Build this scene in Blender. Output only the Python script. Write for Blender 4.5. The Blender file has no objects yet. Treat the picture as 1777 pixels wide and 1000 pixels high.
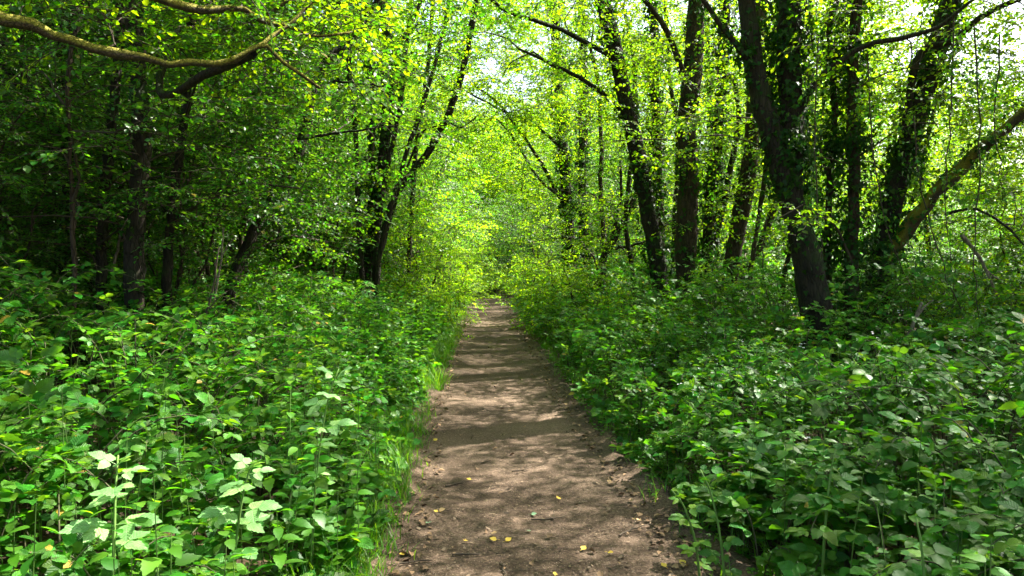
import bpy, math, numpy as np
from mathutils import Vector
rng = np.random.default_rng(11)
PI = math.pi
sc = bpy.context.scene
COL = sc.collection

# ------------------------------------------------------------------ camera
F = 1269.0
CAMZ = 1.6
PITCH = math.atan(40 / F)
cam_d = bpy.data.cameras.new('camera'); cam = bpy.data.objects.new('camera', cam_d); COL.objects.link(cam)
cam.location = (0, 0, CAMZ); cam.rotation_euler = (PI / 2 - PITCH, 0, 0)
cam_d.sensor_width = 36; cam_d.lens = 36 * F / 1777; cam_d.clip_end = 3000; cam_d.clip_start = 0.05
sc.camera = cam

def at(px, py, d):
    """point seen at photo pixel (px,py), d metres ahead along the ground"""
    x = (px - 888.5) / F; z = -(py - 500) / F
    c, s = math.cos(PITCH), math.sin(PITCH)
    wy = c + z * s; wz = z * c - s
    k = d / wy
    return np.array([x * k, d, CAMZ + wz * k])

# ------------------------------------------------------------------ terrain functions
PC_Y = [-30, 0, 3.8, 8.5, 14.5, 22.5, 34, 44, 60, 90]
PC_X = [0.3, 0.30, 0.17, -0.14, -0.36, -0.73, -1.1, -2.3, -7.5, -22]
def pc(y): return np.interp(y, PC_Y, PC_X)
def sstep(a, b, x):
    t = np.clip((x - a) / (b - a), 0, 1); return t * t * (3 - 2 * t)
def lump(x, y, s=1.0):
    return (np.sin(x * 1.3 * s + 0.7 * y * s) + np.sin(y * 1.7 * s - 0.9 * x * s + 1.3) + np.sin((x + y) * 2.9 * s + 2.1) * 0.5) / 2.5
def hwL(y): return 0.80 + 0.07 * np.sin(y * 1.9 + .5) + 0.05 * np.sin(y * 4.3)
def hwR(y): return 0.84 + 0.07 * np.sin(y * 1.5 + 2.) + 0.05 * np.sin(y * 3.7 + 1)
def G(x, y):
    x = np.asarray(x, float); y = np.asarray(y, float)
    u = x - pc(y)
    g = 0.35 * sstep(1.0, 4.0, -u) + 0.12 * sstep(1.0, 3.5, u)
    g = g + 0.06 * lump(x, y, .8) * sstep(0.9, 2.0, np.abs(u))
    g = g + 0.05 * sstep(0.75, 1.2, np.abs(u))
    return g

# ------------------------------------------------------------------ mesh builder
class MB:
    def __init__(self): self.V = []; self.Fc = {}; self.n = 0; self.lf = []; self.uself = False
    def add(self, V, faces, mat=0, lf=None):
        V = np.asarray(V, np.float32).reshape(-1, 3)
        for f in faces:
            f = np.asarray(f, np.int32)
            if len(f): self.Fc.setdefault((f.shape[1], mat), []).append(f + self.n)
        self.V.append(V); self.n += len(V)
        if lf is not None: self.uself = True
        self.lf.append(np.zeros_like(V) if lf is None else np.asarray(lf, np.float32).reshape(-1, 3))
    def mesh(self, name, mats, smooth=True):
        me = bpy.data.meshes.new(name)
        V = np.concatenate(self.V)
        me.vertices.add(len(V)); me.vertices.foreach_set('co', V.ravel())
        loops, starts, tot, mi, off = [], [], [], [], 0
        for (k, m), fl in self.Fc.items():
            f = np.concatenate(fl); n = len(f)
            loops.append(f.ravel()); starts.append(off + np.arange(n) * k); tot.append(np.full(n, k)); mi.append(np.full(n, m))
            off += n * k
        loops = np.concatenate(loops).astype(np.int32); starts = np.concatenate(starts).astype(np.int32)
        mi = np.concatenate(mi).astype(np.int32)
        me.loops.add(len(loops)); me.loops.foreach_set('vertex_index', loops)
        me.polygons.add(len(starts)); me.polygons.foreach_set('loop_start', starts)
        me.polygons.foreach_set('material_index', mi)
        me.polygons.foreach_set('use_smooth', np.full(len(starts), smooth))
        for m in mats: me.materials.append(m)
        if self.uself:
            a = me.attributes.new('lf', 'FLOAT_VECTOR', 'POINT'); a.data.foreach_set('vector', np.concatenate(self.lf).ravel())
        me.update(calc_edges=True)
        return me
    def build(self, name, mats, parent=None, smooth=True):
        if not isinstance(mats, (list, tuple)): mats = [mats]
        o = bpy.data.objects.new(name, self.mesh(name, mats, smooth)); COL.objects.link(o)
        if parent is not None: o.parent = parent
        return o

def tag(o, label=None, cat=None, group=None, kind=None):
    if label: o['label'] = label
    if cat: o['category'] = cat
    if group: o['group'] = group
    if kind: o['kind'] = kind
    return o
def empty(name, loc, label, cat, group=None):
    o = bpy.data.objects.new(name, None); COL.objects.link(o); o.location = Vector([float(v) for v in loc]); o.empty_display_size = .2
    return tag(o, label, cat, group)
def copy_tree(root, loc, rz, s, label=None, group=None):
    r = root.copy(); COL.objects.link(r); r.location = Vector([float(v) for v in loc]); r.rotation_euler = (0, 0, rz); r.scale = (s, s, s)
    if label: r['label'] = label
    if group: r['group'] = group
    for ch in root.children:
        c = ch.copy(); COL.objects.link(c); c.parent = r
        for g in ch.children:
            d = g.copy(); COL.objects.link(d); d.parent = c
    return r

def norm(v): return v / np.maximum(np.linalg.norm(v, axis=-1, keepdims=True), 1e-9)

def place(mb, tV, tF, P, D, N, S, mat=0, lf=None):
    """copies of a template (y along D, z along N) at P, scale S"""
    P = np.asarray(P, float); n = len(P)
    if n == 0: return
    Y = norm(np.asarray(D, float)); X = norm(np.cross(Y, np.asarray(N, float))); Z = np.cross(X, Y)
    S = np.broadcast_to(np.asarray(S, float), (n,))
    R = np.stack([X, Y, Z], 1)                      # n,3(axes),3
    V = P[:, None, :] + np.einsum('kj,njc->nkc', tV, R) * S[:, None, None]
    k = len(tV); off = (np.arange(n) * k)[:, None, None]
    fs = [(f[None] + off).reshape(-1, f.shape[1]) for f in tF]
    mb.add(V.reshape(-1, 3), fs, mat, None if lf is None else np.tile(lf, (n, 1)))

def place_multi(mb, tF_mats, tV, P, D, N, S):
    """template with several materials: tF_mats = [(faces, mat), ...]"""
    P = np.asarray(P, float); n = len(P)
    if n == 0: return
    Y = norm(np.asarray(D, float)); X = norm(np.cross(Y, np.asarray(N, float))); Z = np.cross(X, Y)
    S = np.broadcast_to(np.asarray(S, float), (n,))
    R = np.stack([X, Y, Z], 1)
    V = (P[:, None, :] + np.einsum('kj,njc->nkc', tV, R) * S[:, None, None]).reshape(-1, 3)
    k = len(tV); off = (np.arange(n) * k)[:, None, None]
    base = mb.n
    mb.V.append(V.astype(np.float32)); mb.n += len(V); mb.lf.append(np.zeros((len(V), 3), np.float32))
    for f, m in tF_mats:
        mb.Fc.setdefault((f.shape[1], m), []).append(((f[None] + off).reshape(-1, f.shape[1]) + base).astype(np.int32))

def tubes(mb, P, R, sides=6, mat=0, rough=0.0, cap=True):
    """P n,m,3 centre lines; R n,m radii"""
    P = np.asarray(P, float); R = np.asarray(R, float)
    if P.ndim == 2: P = P[None]; R = R[None]
    n, m, _ = P.shape
    T = np.empty_like(P); T[:, 1:-1] = P[:, 2:] - P[:, :-2]; T[:, 0] = P[:, 1] - P[:, 0]; T[:, -1] = P[:, -1] - P[:, -2]
    T = norm(T)
    vert = np.abs(T[..., 2]).mean(1) > .75
    ref = np.where(vert[:, None], np.array([[1., 0.15, 0]]), np.array([[0.07, 0.05, 1.]]))[:, None, :]
    A = norm(np.cross(T, np.broadcast_to(ref, T.shape))); B = np.cross(T, A)
    a = np.arange(sides) / sides * 2 * PI
    ring = A[:, :, None, :] * np.cos(a)[None, None, :, None] + B[:, :, None, :] * np.sin(a)[None, None, :, None]
    rr = R[:, :, None] * (1 + rough * rng.normal(size=(n, m, sides)))
    V = P[:, :, None, :] + ring * rr[..., None]
    idx = np.arange(n * m * sides).reshape(n, m, sides)
    a0 = idx[:, :-1, :]; a1 = np.roll(a0, -1, 2); b0 = idx[:, 1:, :]; b1 = np.roll(b0, -1, 2)
    q = np.stack([a0, a1, b1, b0], -1).reshape(-1, 4)
    fs = [q]
    if cap and sides == 4: fs.append(idx[:, -1, :].reshape(-1, 4))
    elif cap:
        fs.append(np.stack([np.broadcast_to(idx[:, -1, :1], (n, sides - 2)), idx[:, -1, 1:-1], idx[:, -1, 2:]], -1).reshape(-1, 3))
    mb.add(V.reshape(-1, 3), fs, mat)

def smooth_line(pts, n):
    """Catmull-Rom through pts"""
    p = np.asarray(pts, float); p = np.vstack([2 * p[0] - p[1], p, 2 * p[-1] - p[-2]])
    seg = len(p) - 3; t = np.linspace(0, seg - 1e-6, n); i = t.astype(int); f = (t - i)[:, None]
    a, b, c, d = p[i], p[i + 1], p[i + 2], p[i + 3]
    return .5 * (2 * b + (c - a) * f + (2 * a - 5 * b + 4 * c - d) * f ** 2 + (3 * b - a - 3 * c + d) * f ** 3)

# ------------------------------------------------------------------ materials
def newmat(name):
    m = bpy.data.materials.new(name); m.use_nodes = True; nt = m.node_tree; nt.nodes.clear()
    return m, nt, nt.nodes.new, nt.links.new
def leaf_mat(name, col, trans, back=None, var=.35, hue=.03, tmix=.45, rough=.42, spec=.45, veins=False, odd=None):
    m, nt, N, L = newmat(name)
    out = N('ShaderNodeOutputMaterial'); geo = N('ShaderNodeNewGeometry')
    ramp = N('ShaderNodeMapRange'); ramp.inputs[3].default_value = 1 - var; ramp.inputs[4].default_value = 1 + var
    L(geo.outputs['Random Per Island'], ramp.inputs[0])
    # second random for the hue
    mul = N('ShaderNodeMath'); mul.operation = 'MULTIPLY'; mul.inputs[1].default_value = 37.31
    fr = N('ShaderNodeMath'); fr.operation = 'FRACT'
    L(geo.outputs['Random Per Island'], mul.inputs[0]); L(mul.outputs[0], fr.inputs[0])
    hr = N('ShaderNodeMapRange'); hr.inputs[3].default_value = .5 - hue; hr.inputs[4].default_value = .5 + hue
    L(fr.outputs[0], hr.inputs[0])
    def tint(c):
        h = N('ShaderNodeHueSaturation'); L(hr.outputs[0], h.inputs['Hue']); L(ramp.outputs[0], h.inputs['Value'])
        if hasattr(c, 'is_linked') or not isinstance(c, tuple): L(c, h.inputs['Color'])
        else: h.inputs['Color'].default_value = (*c, 1)
        return h.outputs[0]
    front = tint(col)
    if odd:      # a few yellowing leaves
        gt = N('ShaderNodeMath'); gt.operation = 'GREATER_THAN'; gt.inputs[1].default_value = odd[1]
        m2 = N('ShaderNodeMath'); m2.operation = 'MULTIPLY'; m2.inputs[1].default_value = 91.7
        f2 = N('ShaderNodeMath'); f2.operation = 'FRACT'
        L(geo.outputs['Random Per Island'], m2.inputs[0]); L(m2.outputs[0], f2.inputs[0]); L(f2.outputs[0], gt.inputs[0])
        mx = N('ShaderNodeMix'); mx.data_type = 'RGBA'; L(gt.outputs[0], mx.inputs[0]); L(front, mx.inputs[6]); mx.inputs[7].default_value = (*odd[0], 1)
        front = mx.outputs[2]
    height = None
    if veins:
        at_ = N('ShaderNodeAttribute'); at_.attribute_name = 'lf'; sx = N('ShaderNodeSeparateXYZ'); L(at_.outputs['Vector'], sx.inputs[0])
        ab = N('ShaderNodeMath'); ab.operation = 'ABSOLUTE'; L(sx.outputs[0], ab.inputs[0])
        ma = N('ShaderNodeMath'); ma.operation = 'MULTIPLY_ADD'; L(ab.outputs[0], ma.inputs[0]); ma.inputs[1].default_value = -1.0; L(sx.outputs[1], ma.inputs[2])
        sc_ = N('ShaderNodeMath'); sc_.operation = 'MULTIPLY'; sc_.inputs[1].default_value = 7.0; L(ma.outputs[0], sc_.inputs[0])
        pp = N('ShaderNodeMath'); pp.operation = 'PINGPONG'; pp.inputs[1].default_value = .5; L(sc_.outputs[0], pp.inputs[0])
        mn = N('ShaderNodeMath'); mn.operation = 'MULTIPLY'; mn.inputs[1].default_value = 9; L(ab.outputs[0], mn.inputs[0])
        mm = N('ShaderNodeMath'); mm.operation = 'MINIMUM'; L(pp.outputs[0], mm.inputs[0]); L(mn.outputs[0], mm.inputs[1])
        height = N('ShaderNodeMapRange'); height.inputs[1].default_value = 0; height.inputs[2].default_value = .28; L(mm.outputs[0], height.inputs[0])
        vx = N('ShaderNodeMix'); vx.data_type = 'RGBA'; vx.blend_type = 'MULTIPLY'; vx.inputs[0].default_value = 1
        vr = N('ShaderNodeMapRange'); vr.inputs[3].default_value = 1.35; vr.inputs[4].default_value = .92; L(height.outputs[0], vr.inputs[0])
        cb = N('ShaderNodeCombineColor'); [L(vr.outputs[0], cb.inputs[i]) for i in range(3)]
        L(front, vx.inputs[6]); L(cb.outputs[0], vx.inputs[7]); front = vx.outputs[2]
    if veins:
        tcx = N('ShaderNodeTexCoord'); nb = N('ShaderNodeTexNoise'); nb.inputs['Scale'].default_value = 45; nb.inputs['Detail'].default_value = 4; L(tcx.outputs['Object'], nb.inputs[0])
        bm = N('ShaderNodeMapRange'); bm.inputs[1].default_value = .3; bm.inputs[2].default_value = .7; bm.inputs[3].default_value = .72; bm.inputs[4].default_value = 1.28; L(nb.outputs[0], bm.inputs[0])
        bc = N('ShaderNodeCombineColor'); [L(bm.outputs[0], bc.inputs[i]) for i in range(3)]
        bx = N('ShaderNodeMix'); bx.data_type = 'RGBA'; bx.blend_type = 'MULTIPLY'; bx.inputs[0].default_value = 1; L(front, bx.inputs[6]); L(bc.outputs[0], bx.inputs[7])
        sp = N('ShaderNodeMapRange'); sp.inputs[1].default_value = .69; sp.inputs[2].default_value = .73; L(nb.outputs[0], sp.inputs[0])
        sx2 = N('ShaderNodeMix'); sx2.data_type = 'RGBA'; L(sp.outputs[0], sx2.inputs[0]); L(bx.outputs[2], sx2.inputs[6]); sx2.inputs[7].default_value = (.16, .10, .03, 1); front = sx2.outputs[2]
    cmix = front
    if back:
        mx = N('ShaderNodeMix'); mx.data_type = 'RGBA'; L(geo.outputs['Backfacing'], mx.inputs[0]); L(front, mx.inputs[6]); mx.inputs[7].default_value = (*back, 1); cmix = mx.outputs[2]
    p = N('ShaderNodeBsdfPrincipled'); L(cmix, p.inputs['Base Color']); p.inputs['Roughness'].default_value = rough; p.inputs['Specular IOR Level'].default_value = spec
    if height is not None:
        b = N('ShaderNodeBump'); b.inputs['Strength'].default_value = .5; b.inputs['Distance'].default_value = .003; L(height.outputs[0], b.inputs['Height']); L(b.outputs[0], p.inputs['Normal'])
    t = N('ShaderNodeBsdfTranslucent'); L(tint(trans), t.inputs['Color'])
    mix = N('ShaderNodeMixShader'); mix.inputs[0].default_value = tmix; L(p.outputs[0], mix.inputs[1]); L(t.outputs[0], mix.inputs[2])
    L(mix.outputs[0], out.inputs[0])
    return m

def bark_mat(name, c1, c2, moss=None, moss_amt=.5, scale=14, stretch=.22):
    m, nt, N, L = newmat(name)
    out = N('ShaderNodeOutputMaterial'); tc = N('ShaderNodeTexCoord'); mp = N('ShaderNodeMapping'); mp.inputs['Scale'].default_value = (1, 1, stretch)
    L(tc.outputs['Object'], mp.inputs[0])
    n1 = N('ShaderNodeTexNoise'); n1.inputs['Scale'].default_value = scale; n1.inputs['Detail'].default_value = 8; n1.inputs['Roughness'].default_value = .65; L(mp.outputs[0], n1.inputs[0])
    vo = N('ShaderNodeTexVoronoi'); vo.feature = 'DISTANCE_TO_EDGE'; vo.inputs['Scale'].default_value = scale * 2.2; L(mp.outputs[0], vo.inputs[0])
    cr = N('ShaderNodeValToRGB'); cr.color_ramp.elements[0].position = .3; cr.color_ramp.elements[0].color = (*c1, 1); cr.color_ramp.elements[1].position = .7; cr.color_ramp.elements[1].color = (*c2, 1)
    L(n1.outputs[0], cr.inputs[0]); col = cr.outputs[0]
    vr = N('ShaderNodeMapRange'); vr.inputs[2].default_value = .12; vr.inputs[3].default_value = .45; vr.inputs[4].default_value = 1; L(vo.outputs['Distance'], vr.inputs[0])
    vm = N('ShaderNodeMix'); vm.data_type = 'RGBA'; vm.blend_type = 'MULTIPLY'; vm.inputs[0].default_value = .8
    cb = N('ShaderNodeCombineColor'); [L(vr.outputs[0], cb.inputs[i]) for i in range(3)]
    L(col, vm.inputs[6]); L(cb.outputs[0], vm.inputs[7]); col = vm.outputs[2]
    if moss:
        g = N('ShaderNodeNewGeometry'); s = N('ShaderNodeSeparateXYZ'); L(g.outputs['Normal'], s.inputs[0])
        n2 = N('ShaderNodeTexNoise'); n2.inputs['Scale'].default_value = 3.1; n2.inputs['Detail'].default_value = 6; L(tc.outputs['Object'], n2.inputs[0])
        ad = N('ShaderNodeMath'); ad.operation = 'MULTIPLY_ADD'; L(s.outputs[2], ad.inputs[0]); ad.inputs[1].default_value = .35; L(n2.outputs[0], ad.inputs[2])
        mr = N('ShaderNodeMapRange'); mr.inputs[1].default_value = .75 - moss_amt * .4; mr.inputs[2].default_value = .9 - moss_amt * .35; L(ad.outputs[0], mr.inputs[0])
        mx = N('ShaderNodeMix'); mx.data_type = 'RGBA'; L(mr.outputs[0], mx.inputs[0]); L(col, mx.inputs[6]); mx.inputs[7].default_value = (*moss, 1); col = mx.outputs[2]
    p = N('ShaderNodeBsdfPrincipled'); L(col, p.inputs['Base Color']); p.inputs['Roughness'].default_value = .85; p.inputs['Specular IOR Level'].default_value = .25
    ah = N('ShaderNodeMath'); ah.operation = 'MULTIPLY_ADD'; L(n1.outputs[0], ah.inputs[0]); ah.inputs[1].default_value = .8; L(vr.outputs[0], ah.inputs[2])
    b = N('ShaderNodeBump'); b.inputs['Strength'].default_value = .9; b.inputs['Distance'].default_value = .02; L(ah.outputs[0], b.inputs['Height']); L(b.outputs[0], p.inputs['Normal'])
    L(p.outputs[0], out.inputs[0])
    return m

def soil_mat(name, cols, fine=60, coarse=1.3, bump=.6, litter=None):
    m, nt, N, L = newmat(name)
    out = N('ShaderNodeOutputMaterial'); tc = N('ShaderNodeTexCoord')
    n1 = N('ShaderNodeTexNoise'); n1.inputs['Scale'].default_value = fine; n1.inputs['Detail'].default_value = 6; n1.inputs['Roughness'].default_value = .7; L(tc.outputs['Object'], n1.inputs[0])
    n2 = N('ShaderNodeTexNoise'); n2.inputs['Scale'].default_value = coarse; n2.inputs['Detail'].default_value = 5; L(tc.outputs['Object'], n2.inputs[0])
    ad = N('ShaderNodeMath'); ad.operation = 'MULTIPLY_ADD'; L(n1.outputs[0], ad.inputs[0]); ad.inputs[1].default_value = .6
    m2 = N('ShaderNodeMath'); m2.operation = 'MULTIPLY'; m2.inputs[1].default_value = .4; L(n2.outputs[0], m2.inputs[0]); L(m2.outputs[0], ad.inputs[2])
    cr = N('ShaderNodeValToRGB'); e = cr.color_ramp.elements; e[0].position = .36; e[0].color = (*cols[0], 1); e[1].position = .64; e[1].color = (*cols[2], 1)
    k = e.new(.5); k.color = (*cols[1], 1); L(ad.outputs[0], cr.inputs[0]); col = cr.outputs[0]
    vo = N('ShaderNodeTexVoronoi'); vo.inputs['Scale'].default_value = 75; vo.inputs['Randomness'].default_value = 1; L(tc.outputs['Object'], vo.inputs[0])
    lt = N('ShaderNodeMath'); lt.operation = 'LESS_THAN'; lt.inputs[1].default_value = .22; L(vo.outputs['Distance'], lt.inputs[0])
    hs = N('ShaderNodeSeparateColor'); L(vo.outputs['Color'], hs.inputs[0])
    g2 = N('ShaderNodeMath'); g2.operation = 'GREATER_THAN'; g2.inputs[1].default_value = .72; L(hs.outputs[0], g2.inputs[0])
    an = N('ShaderNodeMath'); an.operation = 'MULTIPLY'; L(lt.outputs[0], an.inputs[0]); L(g2.outputs[0], an.inputs[1])
    mx = N('ShaderNodeMix'); mx.data_type = 'RGBA'; L(an.outputs[0], mx.inputs[0]); L(col, mx.inputs[6]); mx.inputs[7].default_value = (*(litter or cols[2]), 1)
    p = N('ShaderNodeBsdfPrincipled'); L(mx.outputs[2], p.inputs['Base Color']); p.inputs['Roughness'].default_value = .95; p.inputs['Specular IOR Level'].default_value = .2
    b = N('ShaderNodeBump'); b.inputs['Strength'].default_value = bump; b.inputs['Distance'].default_value = .015
    ah = N('ShaderNodeMath'); ah.operation = 'MULTIPLY_ADD'; L(an.outputs[0], ah.inputs[0]); ah.inputs[1].default_value = .5; L(n1.outputs[0], ah.inputs[2])
    L(ah.outputs[0], b.inputs['Height']); L(b.outputs[0], p.inputs['Normal']); L(p.outputs[0], out.inputs[0])
    return m
def flat_mat(name, col, rough=.8, var=.3):
    m, nt, N, L = newmat(name)
    out = N('ShaderNodeOutputMaterial'); g = N('ShaderNodeNewGeometry'); r = N('ShaderNodeMapRange'); r.inputs[3].default_value = 1 - var; r.inputs[4].default_value = 1 + var
    L(g.outputs['Random Per Island'], r.inputs[0]); h = N('ShaderNodeHueSaturation'); L(r.outputs[0], h.inputs['Value']); h.inputs['Color'].default_value = (*col, 1)
    tc = N('ShaderNodeTexCoord'); n = N('ShaderNodeTexNoise'); n.inputs['Scale'].default_value = 40; L(tc.outputs['Object'], n.inputs[0])
    mr = N('ShaderNodeMapRange'); mr.inputs[3].default_value = .75; mr.inputs[4].default_value = 1.2; L(n.outputs[0], mr.inputs[0])
    x = N('ShaderNodeMix'); x.data_type = 'RGBA'; x.blend_type = 'MULTIPLY'; x.inputs[0].default_value = 1; cb = N('ShaderNodeCombineColor'); [L(mr.outputs[0], cb.inputs[i]) for i in range(3)]
    L(h.outputs[0], x.inputs[6]); L(cb.outputs[0], x.inputs[7])
    p = N('ShaderNodeBsdfPrincipled'); L(x.outputs[2], p.inputs['Base Color']); p.inputs['Roughness'].default_value = rough; p.inputs['Specular IOR Level'].default_value = .3
    L(p.outputs[0], out.inputs[0]); return m

M = {}
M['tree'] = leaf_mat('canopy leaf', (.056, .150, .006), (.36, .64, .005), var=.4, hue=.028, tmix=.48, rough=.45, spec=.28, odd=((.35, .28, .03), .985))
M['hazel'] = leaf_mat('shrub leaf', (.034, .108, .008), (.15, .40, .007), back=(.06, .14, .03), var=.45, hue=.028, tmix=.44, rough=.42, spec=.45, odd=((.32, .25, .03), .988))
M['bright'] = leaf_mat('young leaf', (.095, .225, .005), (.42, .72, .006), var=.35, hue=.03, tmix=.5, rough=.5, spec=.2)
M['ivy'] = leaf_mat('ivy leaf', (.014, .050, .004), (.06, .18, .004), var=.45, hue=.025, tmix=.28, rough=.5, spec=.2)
M['bramble'] = leaf_mat('bramble leaf', (.034, .118, .007), (.13, .38, .005), back=(.08, .19, .05), var=.5, hue=.028, tmix=.36, rough=.47, spec=.27, veins=True, odd=((.33, .22, .03), .992))
M['bramblefar'] = leaf_mat('bramble leaf distant', (.035, .120, .007), (.14, .40, .005), back=(.08, .19, .05), var=.5, hue=.028, tmix=.37, rough=.45, spec=.42)
M['tip'] = leaf_mat('young bramble leaf', (.075, .19, .010), (.32, .58, .008), back=(.14, .25, .08), var=.35, hue=.025, tmix=.42, rough=.48, spec=.35, veins=True)
M['pale'] = leaf_mat('felted young leaf', (.15, .30, .09), (.28, .52, .06), var=.2, hue=.015, tmix=.35, rough=.5, spec=.4, veins=True)
M['nettle'] = leaf_mat('nettle leaf', (.040, .135, .007), (.17, .46, .006), back=(.08, .19, .04), var=.35, hue=.022, tmix=.45, rough=.5, spec=.4)
M['grass'] = leaf_mat('grass blade', (.050, .150, .008), (.20, .46, .008), var=.35, hue=.025, tmix=.42, rough=.45, spec=.4)
M['cane'] = flat_mat('bramble cane', (.055, .055, .022))
M['greenstem'] = flat_mat('green stem', (.09, .17, .03))
M['twig'] = flat_mat('twig bark', (.055, .040, .025))
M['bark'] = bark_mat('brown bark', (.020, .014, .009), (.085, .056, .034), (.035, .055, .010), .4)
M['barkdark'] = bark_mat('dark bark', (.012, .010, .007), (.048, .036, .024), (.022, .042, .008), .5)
M['barkmoss'] = bark_mat('mossy bark', (.035, .026, .016), (.12, .085, .05), (.20, .18, .02), 1.0, scale=18, stretch=1)
M['deadwood'] = bark_mat('dead wood', (.12, .09, .06), (.30, .24, .17), None, scale=22)
M['path'] = soil_mat('trodden earth', ((.022, .014, .0085), (.078, .052, .033), (.178, .124, .086)), 55, 1.1, .8, (.26, .20, .15))
M['soil'] = soil_mat('woodland floor', ((.022, .016, .010), (.055, .038, .022), (.11, .075, .04)), 40, 1.7, .8, (.16, .11, .06))
M['deadleaf'] = flat_mat('dead leaf', (.17, .105, .055), .8, .55)
M['chip'] = flat_mat('wood chip', (.13, .092, .06), .9, .7)
M['yellow'] = flat_mat('yellow leaf', (.55, .38, .045), .6, .25)
M['palegreen'] = flat_mat('fallen green leaf', (.22, .36, .20), .5, .2)
M['tan'] = flat_mat('tan leaf', (.36, .24, .11), .7, .2)
M['petal'] = flat_mat('petal', (.75, .72, .70), .6, .1)

# ------------------------------------------------------------------ leaf templates
def tri_or_quads(*f): return [np.array(x, int) for x in f]
LEAF6_V = np.array([(0, 0, 0), (.30, .28, .07), (.34, .62, .06), (0, 1, -.12), (-.34, .62, .06), (-.30, .28, .07)])
LEAF6_F = [np.array([(0, 1, 2, 3), (0, 3, 4, 5)])]
LEAF4_V = np.array([(0, 0, 0), (.36, .48, .06), (0, 1, -.1), (-.36, .48, .06)])
LEAF4_F = [np.array([(0, 1, 2), (0, 2, 3)])]
IVY_V = np.array([(0, 0, 0), (.30, -.10, .02), (.52, .18, .0), (.27, .38, .03), (.22, .62, .02), (0, 1., -.08), (-.22, .62, .02), (-.27, .38, .03), (-.52, .18, 0), (-.30, -.10, .02)])
IVY_F = [np.array([(0, 1, 2, 3), (0, 3, 4, 5), (0, 5, 6, 7), (0, 7, 8, 9)])]
def serrated(wid=.36, seg=6, tooth=.07, fold=.22, droop=.18):
    """broad ovate leaf with a toothed edge; x,y in 'lf'"""
    V, Q, T = [], [], []
    ys = np.linspace(0, 1, seg + 1)
    prof = lambda y: wid * (np.sin(PI * np.clip(y, 0, 1) ** .72) ** .85)
    z = lambda x, y: fold * abs(x) - droop * y * y + .02 * math.sin(y * 19 + abs(x) * 12) * (abs(x) > .02)
    for y in ys: V.append((0, y, z(0, y)))
    for s in (1, -1):
        o = []
        for i, y in enumerate(ys[1:-1]):
            x = prof(y) * s; o.append(len(V)); V.append((x, y - .03, z(x, y)))
        ring = [0] + o + [seg]
        for i in range(seg):
            a, b = ring[i], ring[i + 1]
            f = [i, i + 1, b, a] if s < 0 else [i, a, b, i + 1]
            f = [k for j, k in enumerate(f) if k not in f[:j]]
            (Q if len(f) == 4 else T).append(f)
            if 0 < i < seg or i == 0:
                pa, pb = np.array(V[a]), np.array(V[b]); mid = pa * .35 + pb * .65; mid = mid + np.array((s * tooth * .8, tooth * .35, 0)) * (1 if i < seg - 1 else .3)
                k = len(V); V.append(tuple(mid)); T.append([a, k, b] if s > 0 else [b, k, a])
    V = np.array(V); Fs = []
    if Q: Fs.append(np.array(Q))
    if T: Fs.append(np.array(T))
    return V, Fs, V.copy()
SER = serrated(); SER_N = serrated(.27, 6, .06, .2, .25)      # bramble; nettle
def compound(tV, tF, lf, angs, sizes, pet=.5):
    V, Fd, LF, n = [], {}, [], 0
    for a, s in zip(angs, sizes):
        c, sn = math.cos(a), math.sin(a)
        v = tV * s; r = np.stack([v[:, 0] * c + v[:, 1] * sn, -v[:, 0] * sn + v[:, 1] * c, v[:, 2]], 1)
        r[:, 1] += pet + (.28 if abs(a) < .1 else 0); r[:, 2] -= .05 * abs(a)
        V.append(r); LF.append(lf if lf is not None else tV)
        for f in tF: Fd.setdefault(f.shape[1], []).append(f + n)
        n += len(v)
    # petiole: a thin flat strip
    e = np.array([(-.012, 0, 0), (.012, 0, 0), (.01, pet + .3, -.01), (-.01, pet + .3, -.01)]); V.append(e); LF.append(np.zeros((4, 3)))
    Fd.setdefault(4, []).append(np.array([(0, 1, 2, 3)]) + n)
    return np.concatenate(V), [np.concatenate(x) for x in Fd.values()], np.concatenate(LF)
TRI0 = compound(*SER, (0, 1.25, -1.25), (1, .85, .82)); PENT0 = compound(*SER, (0, .85, -.85, 1.75, -1.75), (1, .85, .85, .65, .65))
TRI1 = compound(LEAF6_V * np.array([1.15, 1, 1]), LEAF6_F, None, (0, 1.25, -1.25), (1, .85, .82))
TRI2 = compound(LEAF4_V * np.array([1.2, 1, 1]), LEAF4_F, None, (0, 1.25, -1.25), (1, .85, .82))

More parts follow.
